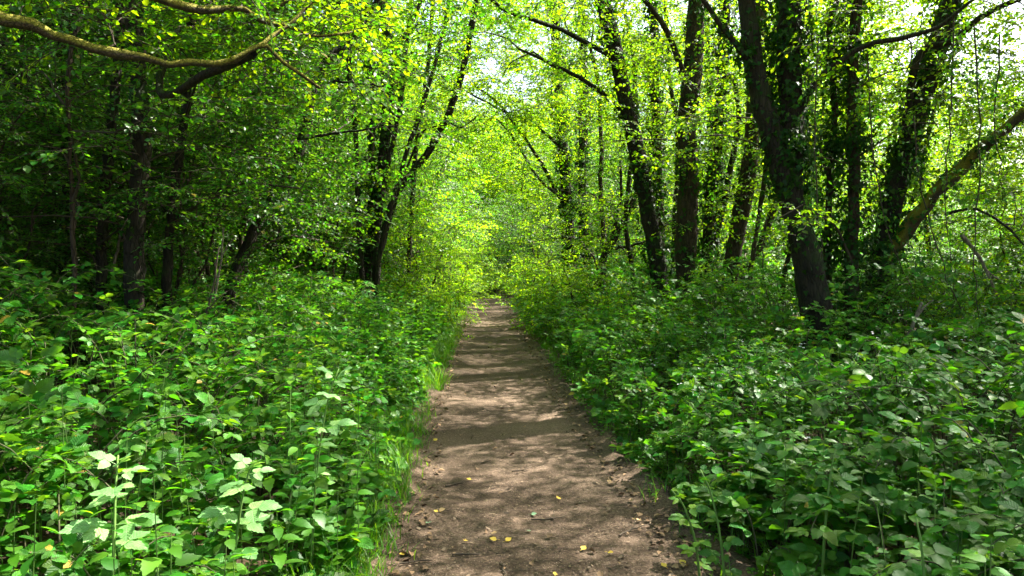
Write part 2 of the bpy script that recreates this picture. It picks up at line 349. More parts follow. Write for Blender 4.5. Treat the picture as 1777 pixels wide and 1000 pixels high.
def spray_template(seed, nlv, lv=(LEAF6_V, LEAF6_F), L=.55, leaf=.075):
    """a leafy twig: y forward; returns V, [(faces, mat)] with mat 0 leaf, 1 twig"""
    r = np.random.default_rng(seed); mb = MB(); lines = [np.array([(0, 0, 0), (.02, L * .35, .015), (-.01, L * .7, .0), (.01, L, -.05)])]
    for k in range(3):
        s = 1 if k % 2 else -1; y0 = L * (.25 + .2 * k); l2 = L * (.5 - .1 * k)
        lines.append(np.array([(0, y0, .01), (s * l2 * .4, y0 + l2 * .35, .02), (s * l2 * .75, y0 + l2 * .62, 0), (s * l2, y0 + l2 * .8, -.04)]))
    P, D, Nn, S = [], [], [], []
    tot = sum([1.0, .55, .45, .4])
    for ln, w in zip(lines, (1., .55, .45, .4)):
        n = max(3, int(round(nlv * w / tot))); q = smooth_line(ln, 20)
        for i in range(n):
            t = .18 + .82 * (i + r.random() * .5) / n; k = min(int(t * 19), 18); p = q[k]; tg = q[k + 1] - q[k]; tg = tg / np.linalg.norm(tg)
            s = 1 if i % 2 else -1; a = s * r.uniform(.6, 1.25) if i < n - 1 else r.uniform(-.2, .2)
            d = np.array([tg[0] * math.cos(a) + tg[1] * math.sin(a), -tg[0] * math.sin(a) + tg[1] * math.cos(a), r.normal(-.22, .28)])
            P.append(p); D.append(d); Nn.append(np.array([r.normal(0, .38), r.normal(0, .38), 1])); S.append(leaf * r.uniform(.65, 1.2))
    place(mb, lv[0], lv[1], np.array(P), np.array(D), np.array(Nn), np.array(S), 0)
    for ln in lines: tubes(mb, smooth_line(ln, 4), np.linspace(.0045, .0015, 4), 3, 1, cap=False)
    return np.concatenate(mb.V), [(np.concatenate(f), m) for (k, m), f in mb.Fc.items()]
SPR = [spray_template(100 + i, 26) for i in range(6)]
SPR_FINE = [spray_template(200 + i, 34, L=.6, leaf=.054) for i in range(6)]
SPR_BIG = [spray_template(300 + i, 20, lv=(LEAF4_V, LEAF4_F), L=.8, leaf=.13) for i in range(5)]

def sprays(mb, centers, outdir, per, templates, scale=1.0, flat=.45, spread=.25, up=1.0):
    c = np.repeat(centers, per, 0); o = np.repeat(outdir, per, 0); n = len(c)
    d = norm(o * .8 + rng.normal(size=(n, 3)) * np.array([1, 1, flat])); d[:, 2] = d[:, 2] * .6 - .08
    P = c + rng.normal(size=(n, 3)) * spread * np.array([1, 1, .7])
    Nn = np.array([0, 0, up]) + rng.normal(size=(n, 3)) * .35
    S = scale * rng.uniform(.75, 1.25, n); w = rng.integers(0, len(templates), n)
    for k, (V, FM) in enumerate(templates):
        s = w == k
        place_multi(mb, FM, V, P[s], d[s], Nn[s], S[s])

def grow(mb, nodes, ndir, nrad, targets, bmat=1, seglen=.35, rise=.35, thick=1.0, sides=4):
    """join each target to the nearest point of the skeleton by a bent branch; returns direction at each target"""
    N0 = np.array(nodes, float); ND = np.array(ndir, float); NR = np.array(nrad, float)
    dist = np.min(np.linalg.norm(targets[:, None, :] - N0[None], axis=2), axis=1)
    out = np.zeros_like(targets); m = 6
    PL, RL = [], []
    for i in np.argsort(dist):
        t = targets[i]; v = t - N0; dd = np.linalg.norm(v, axis=1)
        hz = np.linalg.norm(v[:, :2], axis=1)
        cost = dd + .8 * np.maximum(0, -(v[:, 2] - rise * hz)) + (NR < .006) * .25
        j = int(np.argmin(cost)); p0 = N0[j]; L = dd[j]
        ctrl = p0 + ND[j] * L * .35 + np.array([0, 0, .12 * L]) + rng.normal(size=3) * .06 * L
        s = np.linspace(0, 1, m)[:, None]
        q = (1 - s) ** 2 * p0 + 2 * s * (1 - s) * ctrl + s ** 2 * t
        q[1:-1] += rng.normal(size=(m - 2, 3)) * .03 * L
        r0 = min(NR[j] * .75, .006 + .009 * L * thick); rr = np.linspace(r0, max(.003, r0 * .3), m)
        PL.append(q); RL.append(rr)
        tg = norm(np.gradient(q, axis=0))
        N0 = np.vstack([N0, q[2:]]); ND = np.vstack([ND, tg[2:]]); NR = np.concatenate([NR, rr[2:]])
        out[i] = norm(t - p0 + np.array([0, 0, -.1 * L]))
    if PL: tubes(mb, np.array(PL), np.array(RL), sides, bmat)
    return out

def ellipsoid(n, c, r, shell=.45):
    d = norm(rng.normal(size=(n, 3))); k = (shell + (1 - shell) * rng.random(n)) ** (1 / 2.)
    return np.asarray(c) + d * k[:, None] * np.asarray(r)

def ivy_on(mb, P, R, dens, size=.062, off=.05, tmax=1.0):
    """P m,3 centre line, R radii; leaves clothing it"""
    seg = np.linalg.norm(np.diff(P, axis=0), axis=1); cum = np.concatenate([[0], np.cumsum(seg)])
    L = cum[-1] * tmax; rm = R.mean() + off
    n = int(dens * 2 * PI * rm * L / (size * size * .62))
    s = rng.random(n) * L
    s = s + .12 * np.sin(s * 5)
    keep = (np.sin(s * 2.3 + 1) * .5 + np.sin(s * 5.1) * .3 + rng.normal(size=n) * .5) > -.75
    s = np.clip(s[keep], 0, L); n = len(s)
    c = np.stack([np.interp(s, cum, P[:, k]) for k in range(3)], 1); r = np.interp(s, cum, R)
    T = norm(np.stack([np.interp(s, cum, np.gradient(P[:, k])) for k in range(3)], 1))
    a = rng.random(n) * 2 * PI
    A = norm(np.cross(T, np.array([1., .2, 0]))); B = np.cross(T, A)
    rad = A * np.cos(a)[:, None] + B * np.sin(a)[:, None]
    lumpy = 1 + .5 * np.sin(s * 3.7 + a * 2) ** 2
    pos = c + rad * (r + .01 + off * lumpy * rng.random(n) ** .7)[:, None]
    D = np.array([0, 0, -1.]) + rad * .35 + rng.normal(size=(n, 3)) * .45
    Nn = rad + np.array([0, 0, .5]) + rng.normal(size=(n, 3)) * .4
    place(mb, IVY_V, IVY_F, pos, D, Nn, size * rng.uniform(.6, 1.25, n))

# ------------------------------------------------------------------ ground and path
def axis(lo, hi, fine_lo, fine_hi, step, grow_=1.25):
    a = list(np.arange(fine_lo, fine_hi + 1e-6, step)); s = step; x = fine_hi
    while x < hi: s *= grow_; x += s; a.append(min(x, hi))
    s = step; x = fine_lo; b = []
    while x > lo: s *= grow_; x -= s; b.append(max(x, lo))
    return np.array(b[::-1] + a)
gx = axis(-600, 600, -9, 9, .16); gy = axis(-200, 1200, -3, 40, .2)
X, Y = np.meshgrid(gx, gy); Z = G(X, Y)
u = X - pc(Y); Z = Z - .05 * (1 - sstep(.55, .95, np.abs(u)))
mb = MB(); idx = np.arange(X.size).reshape(X.shape)
mb.add(np.stack([X, Y, Z], -1), [np.stack([idx[:-1, :-1], idx[:-1, 1:], idx[1:, 1:], idx[1:, :-1]], -1).reshape(-1, 4)])
g = mb.build('ground', M['soil']); tag(g, 'dark woodland floor of earth and leaf mould under the plants', kind='structure')
yy = np.arange(-3, 58, .09); ss = np.linspace(-1, 1, 29)
SY, SS = np.meshgrid(yy, ss, indexing='ij')
edge = np.where(SS < 0, hwL(SY) + .22, hwR(SY) + .22)
SX = pc(SY) + SS * edge
SZ = .012 + .012 * lump(SX * 3, SY * 3) + .006 * lump(SX * 9, SY * 9) + .02 * sstep(.1, .75, np.abs(SS)) + np.where(np.abs(SS) > .9, -(np.abs(SS) - .9) * 1.1, 0)
SZ = SZ + .05 * sstep(.75, .92, np.abs(SS)) * (np.abs(SS) < .93)
mb = MB(); idx = np.arange(SX.size).reshape(SX.shape)
mb.add(np.stack([SX, SY, SZ], -1), [np.stack([idx[:-1, :-1], idx[:-1, 1:], idx[1:, 1:], idx[1:, :-1]], -1).reshape(-1, 4)])
tag(mb.build('path', M['path']), 'trodden brown earth path running straight into the wood', kind='structure')

# loose bits on the path
def pathz(x, y): return .02 + .012 * lump(x * 3, y * 3) + .02 * sstep(.1, .75, np.abs((x - pc(y)) / 1.02))
n = 14000; y = 2.5 + 22 * rng.random(n) ** 1.9; s = rng.uniform(-1, 1, n); x = pc(y) + s * .95
mb = MB(); a = rng.random(n) * 2 * PI
place(mb, np.array([(-.3, 0, 0), (.3, 0, 0), (.22, 1, .12), (-.22, .9, .1)]), [np.array([(0, 1, 2, 3)])], np.stack([x, y, pathz(x, y) + .002], 1), np.stack([np.cos(a), np.sin(a), rng.normal(0, .15, n)], 1), np.array([0, 0, 1]) + rng.normal(size=(n, 3)) * .25, rng.uniform(.005, .016, n) * np.where(rng.random(n) < .07, 2.2, 1))
tag(mb.build('gravel', M['chip']), 'scattered wood chips and grit trodden into the path', 'path litter', kind='stuff')
mb = MB(); n = 2100; y = 2.5 + 24 * rng.random(n) ** 1.7; side = np.where(rng.random(n) < .55, 1, -1)
s = .62 + np.abs(rng.normal(0, .22, n)); s = np.where(rng.random(n) < .12, rng.random(n), s); x = pc(y) + side * s; a = rng.random(n) * 2 * PI
zz = np.maximum(pathz(x, y), G(x, y)) + .006
place(mb, LEAF6_V * np.array([1, 1, 1.6]), LEAF6_F, np.stack([x, y, zz], 1), np.stack([np.cos(a), np.sin(a), rng.normal(0, .2, n)], 1), np.array([0, 0, 1]) + rng.normal(size=(n, 3)) * .35, rng.uniform(.018, .055, n))
tag(mb.build('leaf_litter', M['deadleaf']), 'brown dead leaves gathered along both edges of the path', 'leaf litter', kind='stuff')

# single fallen leaves one can point at
def groundpoint(px, py):
    c, s = math.cos(PITCH), math.sin(PITCH); x = (px - 888.5) / F; z = -(py - 500) / F
    wy = c + z * s; wz = z * c - s; k = (CAMZ - .03) / -wz
    return np.array([x * k, wy * k])
FALLEN = [(862, 936, 'yellow', 'yellow fallen leaf, one of two touching in the sunlit patch on the path'), (878, 938, 'yellow', 'second yellow leaf touching its twin in the sunlit patch on the path'),
 (1010, 954, 'yellow', 'yellow fallen leaf alone near the path middle below the sun patch'), (1055, 959, 'yellow', 'yellow leaf on the path towards the brambles beside a bare strip'),
 (971, 862, 'yellow', 'small yellow leaf on shaded earth in the middle of the path'), (753, 766, 'yellow', 'yellow leaf lying in the first pale sunlit streak by the grassy edge'),
 (817, 832, 'yellow', 'yellow leaf at the end of a dark fallen twig on the path'), (760, 893, 'yellow', 'little yellow leaf on the path edge next to the grass'),
 (1155, 985, 'yellow', 'large yellow leaf at the path edge under the bramble leaves'), (1188, 981, 'yellow', 'yellow leaf half under the ivy at the very edge of the path'),
 (702, 964, 'yellow', 'yellow leaf next to the grass close to the picture bottom'), (963, 998, 'yellow', 'yellow leaf cut by the bottom edge of the picture'),
 (808, 938, 'yellow', 'tiny yellow leaf on pale sunlit earth on the path'), (985, 705, 'tan', 'tan fallen leaf far up the path by the bramble edge'),
 (762, 891, 'tan', 'tan dead leaf by the grass beside a small yellow leaf'), (853, 924, 'tan', 'tan curled leaf just above the pair of yellow leaves'),
 (705, 899, 'tan', 'tan leaf on the bare earth at the foot of the grass'), (1060, 842, 'tan', 'tan leaf on the path edge below the overhanging brambles'), (1110, 905, 'tan', 'broad tan leaf in the litter along the bramble edge'),
 (745, 910, 'palegreen', 'pale green fallen leaf on the path near the grassy edge'), (922, 889, 'palegreen', 'grey green fallen leaf in the centre of the path'), (918, 918, 'palegreen', 'pale green slip of a leaf lying by the path centre')]
for px, py, mt, lb in FALLEN:
    x, y = groundpoint(px, py); mb = MB(); a = rng.random() * 6.3
    V, Fs, lf = serrated(.40, 5, .05, .25, -.12)
    place(mb, V, Fs, [(0, 0, 0)], [(math.cos(a), math.sin(a), .12)], [(rng.normal() * .2, -.35, 1)], rng.uniform(.030, .046) * (.75 if 'tiny' in lb or 'little' in lb else 1))
    place(mb, np.array([(-.02, -.4, 0), (.02, -.4, 0), (.02, .05, .0), (-.02, .05, 0)]), [np.array([(0, 1, 2, 3)])], [(0, 0, .002)], [(math.cos(a), math.sin(a), .02)], [(0, 0, 1)], .05)
    o = mb.build('fallen_leaf', M[mt]); o.location = (x, y, float(pathz(x, y)) + .004); tag(o, lb, 'leaf', 'single fallen leaves on the path')
TWIGS = [((775, 845), (820, 832), 'thin dark twig on the path with a yellow leaf at its tip'), ((835, 802), (850, 798), 'short dark stick on the path beyond the sunlit patches'), ((888, 814), (915, 815), 'short straight twig lying across the middle of the path'),
 ((925, 898), (985, 893), 'long thin twig across the shaded middle of the path'), ((785, 966), (835, 963), 'pale twig in the sunlit patch near the grassy edge'), ((690, 980), (750, 975), 'thick twig on the path edge beside the grass'), ((868, 980), (880, 1003), 'dark twig pointing along the path at the bottom of the picture'), ((1075, 930), (1120, 915), 'thin crooked twig under the bramble edge of the path')]
for a, b, lb in TWIGS:
    p, q = groundpoint(*a), groundpoint(*b); t = np.linspace(0, 1, 7)[:, None]; L = np.linalg.norm(q - p)
    xy = p * (1 - t) + q * t + rng.normal(size=(7, 2)) * .03 * L; z = pathz(xy[:, 0], xy[:, 1]) + .004
    P = np.column_stack([xy, z]); o0 = P[0].copy(); mb = MB(); tubes(mb, P - o0, np.linspace(.006, .003, 7), 5, rough=.15)
    e = norm((P[4] - P[3])[None])[0]; side = np.array([-e[1], e[0], .1]); tubes(mb, np.array([P[3] - o0, P[3] - o0 + (e + side) * .04, P[3] - o0 + (e * 1.4 + side * 2) * .05]), np.array([.003, .0025, .0015]), 4)
    o = mb.build('fallen_twig', M['twig']); o.location = Vector(o0); tag(o, lb, 'twig', 'fallen twigs on the path')

# ------------------------------------------------------------------ undergrowth
def Hh(u, y):
    v = np.abs(u)
    l = .10 + .30 * sstep(.9, 1.4, v) + .45 * sstep(1.3, 2.4, v) + .10 * sstep(2.2, 4, v)
    l = l * (1 - .28 * sstep(4.5, 2, y))
    r = .14 + .33 * sstep(.88, 1.3, v) + .22 * sstep(1.3, 2.6, v) + .16 * sstep(2.5, 5, v)
    r = r * (1 + .6 * sstep(6, 12, y))
    return np.where(u < 0, l, r)
def region(side, d0, d1, v0, v1, dens):
    A = (d1 - d0) * (v1 - v0); n = int(A * dens)
    y = rng.uniform(d0, d1, n); v = rng.uniform(v0, v1, n); x = pc(y) + side * v
    k = (np.abs(x) < .76 * np.maximum(y, 0) + 1.7); return x[k], y[k]

def brambles(mb, x, y, k, tmpls, size, hs=1.0, canes=True, lfs=False):
    n = len(x); z0 = G(x, y); u = x - pc(y)
    H = Hh(u, y) * hs * (1 + .20 * lump(x * 1.9, y * 1.9) + .30 * lump(x * .75 + 3, y * .75) * sstep(1.3, 2.2, np.abs(u))) * rng.uniform(.75, 1.2, n)
    az = rng.random(n) * 2 * PI; reach = H * rng.uniform(.5, 1.15, n)
    m = 9; t = np.linspace(0, 1, m)
    def curve(t):
        h = H[:, None] * (1 - (1 - t / .72) ** 2) * 1.0
        r = reach[:, None] * t ** 1.4
        return np.stack([x[:, None] + np.cos(az)[:, None] * r, y[:, None] + np.sin(az)[:, None] * r, z0[:, None] + h], -1)
    P = curve(np.broadcast_to(t, (n, m)))
    ok = np.abs(P[:, -1, 0] - pc(P[:, -1, 1])) >  .74        # canes do not arch right over the path
    if canes: tubes(mb, P[ok], np.broadcast_to(np.linspace(.0055, .002, m), (ok.sum(), m)), 4, 1, cap=False)
    tt = np.clip(np.linspace(.16, 1, k)[None] + rng.normal(size=(n, k)) * .03, .05, 1)
    Q = curve(tt)[ok].reshape(-1, 3); N_ = len(Q); tipm = (np.arange(k)[None] >= k - 3) & (rng.random(ok.sum())[:, None] < .45)
    a2 = np.repeat(az[ok], k) + np.tile(np.where(np.arange(k) % 2, 1, -1), ok.sum()) * rng.uniform(.5, 1.7, N_)
    D = np.stack([np.cos(a2), np.sin(a2), rng.normal(.1, .28, N_)], 1)
    Nn = np.array([0, -.12, 1.]) + rng.normal(size=(N_, 3)) * .42
    S = size * rng.uniform(.42, 1.3, N_)
    w = rng.integers(0, len(tmpls), N_)
    for i, (V, Fs, lf) in enumerate(tmpls):
        s = w == i
        tip = tipm.ravel()
        for q, m_ in ((s & ~tip, 0), (s & tip, 2)):
            place(mb, V, Fs, Q[q], D[q], Nn[q], S[q] * (1 if m_ == 0 else .85), m_, lf if lfs else None)

def herbs(mb, x, y, k, size, hmin, hmax, leafV, leafF, smat=1, lean=.12, lf=None, opp=True, up=.05):
    """upright stems with pairs of leaves (nettle, herbs)"""
    n = len(x); z0 = G(x, y) - .02; H = rng.uniform(hmin, hmax, n)
    az = rng.random(n) * 2 * PI; ln = rng.uniform(0, lean, n) * H
    m = 4; t = np.linspace(0, 1, m)
    def curve(t): return np.stack([x[:, None] + np.cos(az)[:, None] * ln[:, None] * t ** 2, y[:, None] + np.sin(az)[:, None] * ln[:, None] * t ** 2, z0[:, None] + H[:, None] * t], -1)
    tubes(mb, curve(np.broadcast_to(t, (n, m))), np.broadcast_to(np.linspace(.004, .0015, m), (n, m)), 3, smat, cap=False)
    tt = np.broadcast_to(np.linspace(.25, 1, k), (n, k)); C = curve(tt)
    ph = rng.random(n)[:, None] * PI + np.arange(k)[None] * PI / 2 + rng.normal(size=(n, k)) * .25
    prof = np.sin(PI * np.clip(.25 + .68 * np.linspace(0, 1, k), 0, 1))[None] * .55 + .5
    for s in (0, PI):
        a = (ph + s).ravel(); N_ = len(a)
        D = np.stack([np.cos(a), np.sin(a), rng.normal(up, .2, N_) - .0], 1)
        Nn = np.array([0, 0, 1.]) + rng.normal(size=(N_, 3)) * .25
        P = C.reshape(-1, 3) + D * .012
        place(mb, leafV, leafF, P, D, Nn, size * (prof * rng.uniform(.75, 1.2, (n, k))).ravel(), 0, lf)

PLACES = {-1: 'on the shaded bank opposite the leaning ivy trunk', 1: 'under the big ivy covered trunk beside the path'}
for side in (-1, 1):
    mb = MB()
    x, y = region(side, .7, 4.6, .88, 6, 23)
    brambles(mb, x, y, 18, [TRI0, PENT0, TRI0], .072, lfs=True)
    x, y = region(side, .7, 4.6, .98, 6, 12); brambles(mb, x, y, 14, [TRI0, PENT0, TRI0], .07, .6, lfs=True)
    x, y = region(side, 4.4, 9.5, .92, 10, 25)
    brambles(mb, x, y, 17, [TRI1], .064)
    x, y = region(side, 9.2, 16, .95, 12.5, 16)
    brambles(mb, x, y, 15, [TRI2], .074)
    x, y = region(side, 15.5, 34, 1.1, 18, 2.6)
    brambles(mb, x, y, 15, [TRI2], .14, 1.0, canes=False)
    x, y = region(side, 33, 62, 1.1, 22, 1.3)
    brambles(mb, x, y, 12, [TRI2], .22, 1.0, canes=False)
    o = mb.build('bramble_undergrowth', [M['bramble'], M['cane'], M['tip']])
    tag(o, 'deep bank of dark green brambles filling the shaded side of the path' if side < 0 else 'broad low mass of brambles with small white flowers under the ivy trunks', 'brambles', kind='stuff')
    mb = MB()
    vmax = 3.4 if side < 0 else 2.6
    x, y = region(side, 1.2, 9, 1.1, vmax, 12); herbs(mb, x, y, 9, .085, .45, .95, *SER_N[:2], lf=SER_N[2])
    x, y = region(side, 1.2, 5, .98, 2.6, 26); k = lump(x * 1.3 + 5, y * 1.3) > .05; herbs(mb, x[k], y[k], 6, .055, .25, .7, IVY_V * np.array([1.15, 1, 1.5]), IVY_F, up=.2)
    x, y = region(side, 9, 30, 1.0, vmax + .6, 13); herbs(mb, x, y, 9, .10, .55, 1.15, LEAF6_V, LEAF6_F)
    o = mb.build('nettle_undergrowth', [M['nettle'], M['greenstem']]); tag(o, 'tall nettles lining the path along the shaded brambles' if side < 0 else 'bright nettles lining the path below the row of trunks', 'nettles', kind='stuff')
    mb = MB()
    x, y = region(side, 1.5, 12, .84, 1.5, 130); k = rng.random(len(x)) < np.clip((np.abs(x - pc(y)) - .78) * 4, .12, 1); x, y = x[k], y[k]
    herbs(mb, x, y, 4, .04, .03, .20, IVY_V, IVY_F, up=.25, lean=.8)
    x, y = region(side, 11, 30, .84, 1.5, 22); herbs(mb, x, y, 4, .07, .05, .28, IVY_V, IVY_F, up=.25, lean=.8)
    o = mb.build('ground_ivy', [M['nettle'], M['greenstem']]); tag(o, 'low small leaved herbs creeping out of the grass onto the path' if side < 0 else 'low ivy and herbs spilling from the brambles onto the path', 'ground cover', kind='stuff')

# grass along the verge
mb = MB()
def grass(x, y, hmin, hmax):
    n = len(x); z = G(x, y) - .01; h = rng.uniform(hmin, hmax, n); a = rng.random(n) * 2 * PI; b = rng.uniform(.2, .9, n) * h; w = rng.uniform(.002, .0045, n)
    side = np.stack([-np.sin(a), np.cos(a), 0 * a], 1); V = []
    for t, ww in ((0, 1), (.45, .9), (.8, .55), (1, .08)):
        c = np.stack([x + np.cos(a) * b * t * t, y + np.sin(a) * b * t * t, z + h * (t - .25 * t * t * (b / h))], 1); V += [c - side * (w * ww)[:, None], c + side * (w * ww)[:, None]]
    V = np.stack(V, 1); i = (np.arange(n) * 8)[:, None, None]
    mb.add(V.reshape(-1, 3), [(np.array([(0, 1, 3, 2), (2, 3, 5, 4), (4, 5, 7, 6)])[None] + i).reshape(-1, 4)])
def tufts(nt, ymin, ymax, vlo, vhi, side, per, hmin, hmax, pw=1.5):
    y = ymin + (ymax - ymin) * rng.random(nt) ** pw; x = pc(y) + side * rng.uniform(vlo, vhi, nt)
    x = np.repeat(x, per) + rng.normal(size=nt * per) * .05; y = np.repeat(y, per) + rng.normal(size=nt * per) * .05; grass(x, y, hmin, hmax)
tufts(210, 2, 12, .80, 1.15, -1, 20, .05, .20); tufts(170, 2, 7, .84, 1.2, -1, 20, .06, .26, 1.2); tufts(240, 9, 34, .75, 1.25, -1, 24, .12, .40); tufts(110, 3.5, 26, .86, 1.2, 1, 16, .05, .2)
tag(mb.build('grass', M['grass']), 'fresh green grass along the edges of the earth path', 'grass', kind='stuff')

# bramble flowers: small white rosettes over the brambles on the sunny side
mb = MB(); x, y = region(1, 2.6, 8, 1.3, 6, 2.2); n = len(x); z = G(x, y) + Hh(x - pc(y), y) * rng.uniform(.85, 1.1, n)
for c in range(4):
    p = np.stack([x + rng.normal(size=n) * .03, y + rng.normal(size=n) * .03, z + rng.normal(size=n) * .02], 1)
    for q in range(5):
        a = q / 5 * 2 * PI + rng.random(n); place(mb, LEAF4_V * np.array([1.3, 1, 1]), LEAF4_F, p, np.stack([np.cos(a), np.sin(a), .25 + 0 * a], 1), np.array([0, -.3, 1]) + rng.normal(size=(n, 3)) * .3, .013)
tag(mb.build('bramble_blossom', M['petal']), 'tiny white bramble flowers dotted over the low brambles', 'flowers', kind='stuff')

# ------------------------------------------------------------------ single plants
def bramble_shoot(base, top, label, size=.075, n=9, mat='bramble', group='tall bramble shoots'):
    base = np.array(base, float); top = np.array(top, float) - base
    r = empty('bramble_shoot', base, label, 'bramble', group)
    P = smooth_line([np.zeros(3), top * np.array([.2, .2, .5]), top * np.array([.6, .6, .85]), top], 12)
    mb = MB(); tubes(mb, P, np.linspace(.007, .003, 12), 6, rough=.08); mb.build('stem', M['greenstem'], r)
    for i in range(n):
        t = .25 + .75 * i / (n - 1); k = min(int(t * 11), 10); p = P[k]; a = i * 2.4 + rng.random(); el = .15 + .5 * (t > .85)
        mb = MB(); tm = PENT0 if i % 3 == 1 else TRI0
        place(mb, tm[0], tm[1], [p], [(math.cos(a), math.sin(a), el)], [(rng.normal() * .2, -.35, 1)], size * (1.1 if t < .8 else .7), 0, tm[2]); mb.build('leaf', M[mat], r)
    return r
def gz(x, y): return float(G(x, y))
def ground_at(px, py, d):
    p = at(px, py, d); return np.array([p[0], p[1], gz(p[0], p[1]) - .02]), p
for px, py, d, lean, lb, mt in [(588, 640, 3.6, (.12, .1), 'tallest bramble shoot with pale tip leaves leaning over the grass towards the path', 'pale'),
    (205, 790, 2.6, (-.05, .15), 'upright bramble shoot with a fresh yellow tip rising from the near brambles', 'pale'),
    (440, 800, 2.9, (.1, 0), 'low bramble shoot with one big pale leaf between two taller shoots', 'pale'),
    (1165, 850, 3.5, (-.15, 0), 'bramble shoot with a glossy yellow green leaf poking out over the path edge', 'tip'),
    (1215, 815, 3.4, (-.1, .1), 'bluish bramble shoot with a broad flat rosette beside the path litter', 'bramble'),
    (1450, 780, 3.2, (.1, .1), 'bramble shoot with round glossy leaves amid the white flowers', 'bramble'),
    (395, 590, 5.5, (.1, .1), 'yellowish bramble shoot standing above the far bank brambles', 'bright'),
    (1590, 900, 2.5, (0, .1), 'bramble shoot with toothed leaves close to the camera beside dark gaps', 'nettle')]:
    b, t = ground_at(px, py, d); b[0] -= lean[0]; b[1] -= lean[1]
    bramble_shoot(b, t, lb, mat=mt, **(dict(size=.058, n=9) if 1100 < px < 1300 else dict(size=.085, n=11) if mt == 'pale' else {}))
def single_herb(px, py, d, h, label, name, cat, k, size, tmpl, mat, group):
    b, t = ground_at(px, py, d); r = empty(name, b, label, cat, group); H = max(h, t[2] - b[2])
    mb = MB(); P = smooth_line([(0, 0, 0), (.01, .0, H * .4), (.0, .02, H * .8), (.02, .02, H)], 10); tubes(mb, P, np.linspace(.005, .0015, 10), 6); mb.build('stem', M['greenstem'], r)
    mb = MB()
    for i in range(k):
        t_ = .25 + .75 * i / (k - 1); p = P[min(int(t_ * 9), 8)]; sz = size * (1.15 - .75 * abs(t_ - .45))
        for s in (0, PI):
            a = s + i * PI / 2 + rng.normal() * .25; place(mb, tmpl[0], tmpl[1], [p], [(math.cos(a), math.sin(a), .12)], [(rng.normal() * .2, rng.normal() * .2, 1)], sz, 0, tmpl[2])
    mb.build('foliage', M[mat], r); return r
for px, py, d, lb in [(650, 720, 4.6, 'nettle stem with spreading leaves at the grassy edge beside the bright bank'), (618, 790, 3.7, 'small pale feathery nettle tip standing above dark leaves by the grass'), (520, 720, 4.2, 'nettle half hidden behind the tallest bramble shoot'),
    (1155, 560, 7.5, 'tall slender nettle in front of the row of dark trunks'), (1090, 640, 6.2, 'nettle with drooping leaves hanging towards the path from the sunny side'), (690, 640, 7.5, 'nettle catching the light where the grass verge bulges into the path'), (1240, 640, 5.2, 'nettle rising out of the brambles below the brown trunk'), (1330, 600, 6.0, 'dark nettle in front of the thick ivy trunk base')]:
    single_herb(px, py, d, .3, lb, 'nettle_plant', 'nettle', 9, .085, SER_N, 'nettle', 'single nettles standing clear of the undergrowth')

# ------------------------------------------------------------------ trees with stems drawn where they stand
def stem_line(px, d, ground=True, top=None, n=None, wob=.02):
    d = np.broadcast_to(np.asarray(d, float), (len(px),)) if np.ndim(d) == 0 else np.interp(np.linspace(0, 1, len(px)), np.linspace(0, 1, len(d)), d)
    p = [at(a, b, k) for (a, b), k in zip(px, d)]
    if ground:
        b = p[0].copy(); dv = (p[0] - p[1]); b[:2] += dv[:2] / max(dv[2], -9) * 0; b[2] = gz(b[0], b[1]) - .12; b[0] += (p[0] - p[1])[0] * .15
        if p[0][2] - b[2] > .15: p = [b] + p
        else: p[0] = b
    if top is not None:
        a, b = p[-2], p[-1]; v = (b - a) / max(np.linalg.norm(b - a), .01); L = top - b[2]
        if L > .5:
            for f in (.35, .7, 1.0):
                q = b + np.array([v[0] * L * f * .8, v[1] * L * f * .8, L * f]) + rng.normal(size=3) * np.array([.12, .12, 0]) * f * 2; p.append(q)
    p = np.array(p); n = n or max(12, int(np.sum(np.linalg.norm(np.diff(p, axis=0), axis=1)) / .16))
    q = smooth_line(p, n); q[2:-1] += rng.normal(size=(n - 3, 3)) * wob * .35; return q

